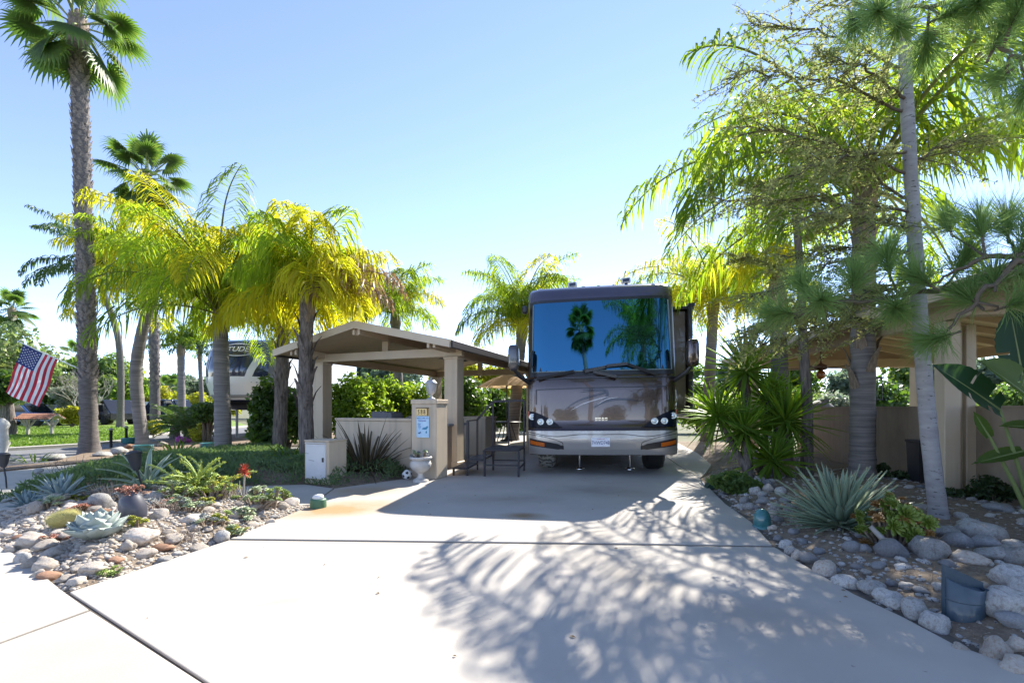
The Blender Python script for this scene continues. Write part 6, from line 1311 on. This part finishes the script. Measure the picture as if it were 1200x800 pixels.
# ---------------------------------------------------------------- flag on a staff fixed to the palm
f0=P3(27,403,12.45); f1=P3(68,421,12.55); fe=P3(5,459,12.40)
fl=thing('flag','American flag hanging from a slanted staff on the tall fan palm','flag',f0); hv=f1-f0; fv=fe-f0; nrm=hv.cross(fv).normalized()
RD=LEAF('flag_red',(.45,.02,.04),(.42,.02,.04),(.5,.02,.05),.3,.7); WT=LEAF('flag_white',(.72,.72,.74),(.7,.7,.72),(.6,.6,.62),.3,.7); BU=LEAF('flag_blue',(.02,.03,.14),(.02,.03,.13),(.03,.05,.2),.3,.7)
def fp(h,f,o=0): return hv*h+fv*f+nrm*(.05*math.sin(h*7+f*2.5)*f+.02*math.sin(f*9+h*3)+o)+Vector((0,0,-.02*math.sin(h*3.14)))
m=MB(); NF=26; vs=[fp(i/13,j/NF) for i in range(14) for j in range(NF+1)]
for mi_,cond in((0,lambda i,j:not(i<7 and j<10) and i%2==0),(1,lambda i,j:not(i<7 and j<10) and i%2==1),(2,lambda i,j:i<7 and j<10)):
    m.add(vs,[(i*(NF+1)+j,i*(NF+1)+j+1,(i+1)*(NF+1)+j+1,(i+1)*(NF+1)+j) for i in range(13) for j in range(NF) if cond(i,j)],True,mi_)
m.build('flag_cloth',[RD,WT,BU],fl)
for row in range(9):
    for c in range(6 if row%2==0 else 5):
        h=(.05+.9*(row+.5)/9)*7/13; f=(.05+.9*((c+.5 if row%2==0 else c+1)/6))*.385; ctr=fp(h,f); m=MB(); a=hv.normalized(); b=(fv-a*fv.dot(a)).normalized()
        for o in(-.006,.006):
            ring=[ctr+(a*math.cos(k*.6283)+b*math.sin(k*.6283))*(.027 if k%2==0 else .011)+nrm*o for k in range(10)]; m.add([ctr+nrm*o]+ring,[(0,1+k,1+(k+1)%10) for k in range(10)])
        m.build('star',WT,fl)
m=MB(); e=P3(94,433,12.55)-f0; m.tube([-(e.normalized())*.10+Vector((0,0,.012)),e+Vector((0,0,.012))],.014,8); m.build('staff',X['white'],fl); m=MB(); m.ball(-(e.normalized())*.12+Vector((0,0,.012)),.028,8,6); m.build('finial',X['chrome'],fl)
# ---------------------------------------------------------------- little tiled shelter
sh=thing('tiled_shelter','little tile-roofed wooden shelter on Y-shaped posts on the lawn','shelter',GD(47,20.8)); sh.rotation_euler=(0,0,.25); WP=M('shelter_wood',(.42,.38,.33),(.33,.3,.26),rough=.8,scale=5); TIL=M('roof_tile',(.30,.13,.085),(.38,.19,.12),rough=.85,scale=9,rand=.2)
for sg in(-1,1):
    m=MB(); m.hexa([(-.72,0,.93),(.72,0,.93),(.72,sg*.42,.70),(-.72,sg*.42,.70)],[(-.72,0,.96),(.72,0,.96),(.72,sg*.42,.73),(-.72,sg*.42,.73)]); m.f=[f[::-1] for f in m.f] if sg<0 else m.f; rp=m.build('roof_panel',WP,sh)
    m=MB()
    for k in range(15):
        for r_ in range(3): x=-.68+k*.097; a=Vector((x,sg*(.02+.14*r_),.965-.077*r_)); b=Vector((x,sg*(.17+.14*r_),.895-.077*r_)); m.tube([a,b],[.036,.045],6,False)
    tag(m.build('roof_tiles',TIL,rp),kind='stuff')
for x in(-.5,.5):
    m=MB(); m.box((x,0,.40),(.09,.09,.92)); m.build('post',WP,sh)
    for sx in(-1,1): m=MB(); m.beam((x,sx*.03,.34),(x,sx*.36,.70),.06,.06); m.build('brace',WP,sh)
    m=MB(); m.beam((x,0,.36),(x+(.25 if x>0 else -.2),0,.72),.06,.06); m.build('brace',WP,sh)
m=MB(); m.beam((-.7,0,.9),(.7,0,.9),.05,.07); m.build('ridge_beam',WP,sh)
# ---------------------------------------------------------------- far vehicles
def car(label,loc,rz,col,L=4.5,H=1.5,W=1.8,name='parked_car',suv=False):
    t=thing(name,label,'car',loc,rz); PT=FLAT('car_paint',col,.25,.2,coat=1); GL=FLAT('car_glass',(.01,.012,.015),.05); h=H
    pr=[(-L/2,.35),(L/2,.35),(L/2,.72),(L*.46,.85),(L*.24,.95),(L*.10,h),(-L*.28,h+.02),(-L*.42 if not suv else -L*.47,.98),(-L/2,.9)]
    m=MB(); n=len(pr); m.add([(x,-W/2,z) for x,z in pr]+[(x,W/2,z) for x,z in pr],[list(range(n))[::-1],list(range(n,2*n))]+[(i,(i+1)%n,n+(i+1)%n,n+i) for i in range(n)]); o=m.build('body',PT,t); b=o.modifiers.new('b','BEVEL'); b.width=.07; b.segments=3
    for s in(-1,1):
        for a,b_ in((-.30,-.03),(0,.20)):
            m=MB(); y=s*(W/2+.006); q=[(L*a,.98),(L*b_,.98),(L*(b_-(.11 if b_>.1 else 0)),h-.10),(L*(a+.02),h-.10)]; m.add([(x,y,z) for x,z in q],[(0,1,2,3)]); m.build('side_window',GL,t)
        for x in(-L*.31,L*.31): m=MB(); m.lathe([(.12,-.1),(.31,-.1),(.33,0),(.31,.1),(.12,.1)],18,rot=Matrix.Rotation(math.pi/2,3,'X')); m.build('wheel',X['rubber'],t,loc=(x,s*(W/2-.08),.33))
        m=MB(); m.box((L/2-.03,s*W*.36,.72),(.1,.3,.13),bev=.02); m.build('headlight',X['chrome'],t)
    m=MB(); m.hexa([(L*.235,-W*.44,.965),(L*.235,W*.44,.965),(L*.11,W*.42,h-.04),(L*.11,-W*.42,h-.04)],[(L*.25,-W*.44,.97),(L*.25,W*.44,.97),(L*.125,W*.42,h-.03),(L*.125,-W*.42,h-.03)]); m.build('windscreen',GL,t); return t
car('blue car parked behind the tiled shelter',GD(26,30),.3,(.02,.07,.22),4.6,1.7); car('dark car parked just right of the blue car, behind the tiled shelter',GD(56,33),.2,(.02,.022,.03)); car('black off-roader parked right of the tall fan palm',GD(126,34),2.9,(.012,.012,.014),4.3,1.8,suv=True); car('dark blue car whose roof shows above the cycad',GD(205,36),.1,(.01,.03,.06),4.4,1.9,suv=True)
wt=thing('white_trailer','long low white trailer parked behind the second palm trunk','trailer',GD(180,44)); m=MB(); m.box((0,0,1.15),(5.6,2.2,1.35),bev=.25); m.build('body',X['white'],wt); m=MB(); m.box((0,-1.105,1.2),(4.6,.02,.4)); m.build('window',FLAT('trailer_glass',(.02,.02,.025),.1),wt); m=MB(); m.box((0,-1.104,.7),(5.2,.02,.12)); m.build('stripe',GRY,wt)
for x in(-1.2,-.3): m=MB(); m.lathe([(.12,-.1),(.33,-.1),(.35,0),(.33,.1),(.12,.1)],16,rot=Matrix.Rotation(math.pi/2,3,'X')); m.build('wheel',X['rubber'],wt,loc=(x,-.98,.35))
cn=thing('teal_canopy','small teal pop-up canopy between far palm trunks','canopy',GD(146,38)); m=MB(); m.hexa([(-1,-1,1.0),(1,-1,1.0),(1,1,1.0),(-1,1,1.0)],[(-.25,-.25,1.42),(.25,-.25,1.42),(.25,.25,1.42),(-.25,.25,1.42)]); m.build('canopy_top',FLAT('canopy_teal',(.03,.26,.30),.7),cn)
for x in(-.95,.95):
    for y in(-.95,.95): m=MB(); m.tube([(x,y,0),(x,y,1.02)],.025,6); m.build('leg',X['white'],cn)
# hills behind everything
m=MB(); vs=[];fs=[]; N=70
for i in range(N+1):
    a=-1.25+2.4*i/N; h=18+10*mn.noise((i*.13,2,0))+5*mn.noise((i*.4,1,0)); c=Vector((math.sin(a),math.cos(a),0)); vs+= [c*480+Vector((0,0,-1)),c*620+Vector((0,0,max(6,h))),c*800+Vector((0,0,-1))]
for i in range(N):
    for k in range(2): fs.append((3*i+k,3*i+3+k,3*i+4+k,3*i+1+k))
m.add(vs,fs,True); tag(m.build('hills',M('hill_scrub',(.20,.19,.13),(.14,.16,.10),rough=.95,scale=.03)),kind='structure')
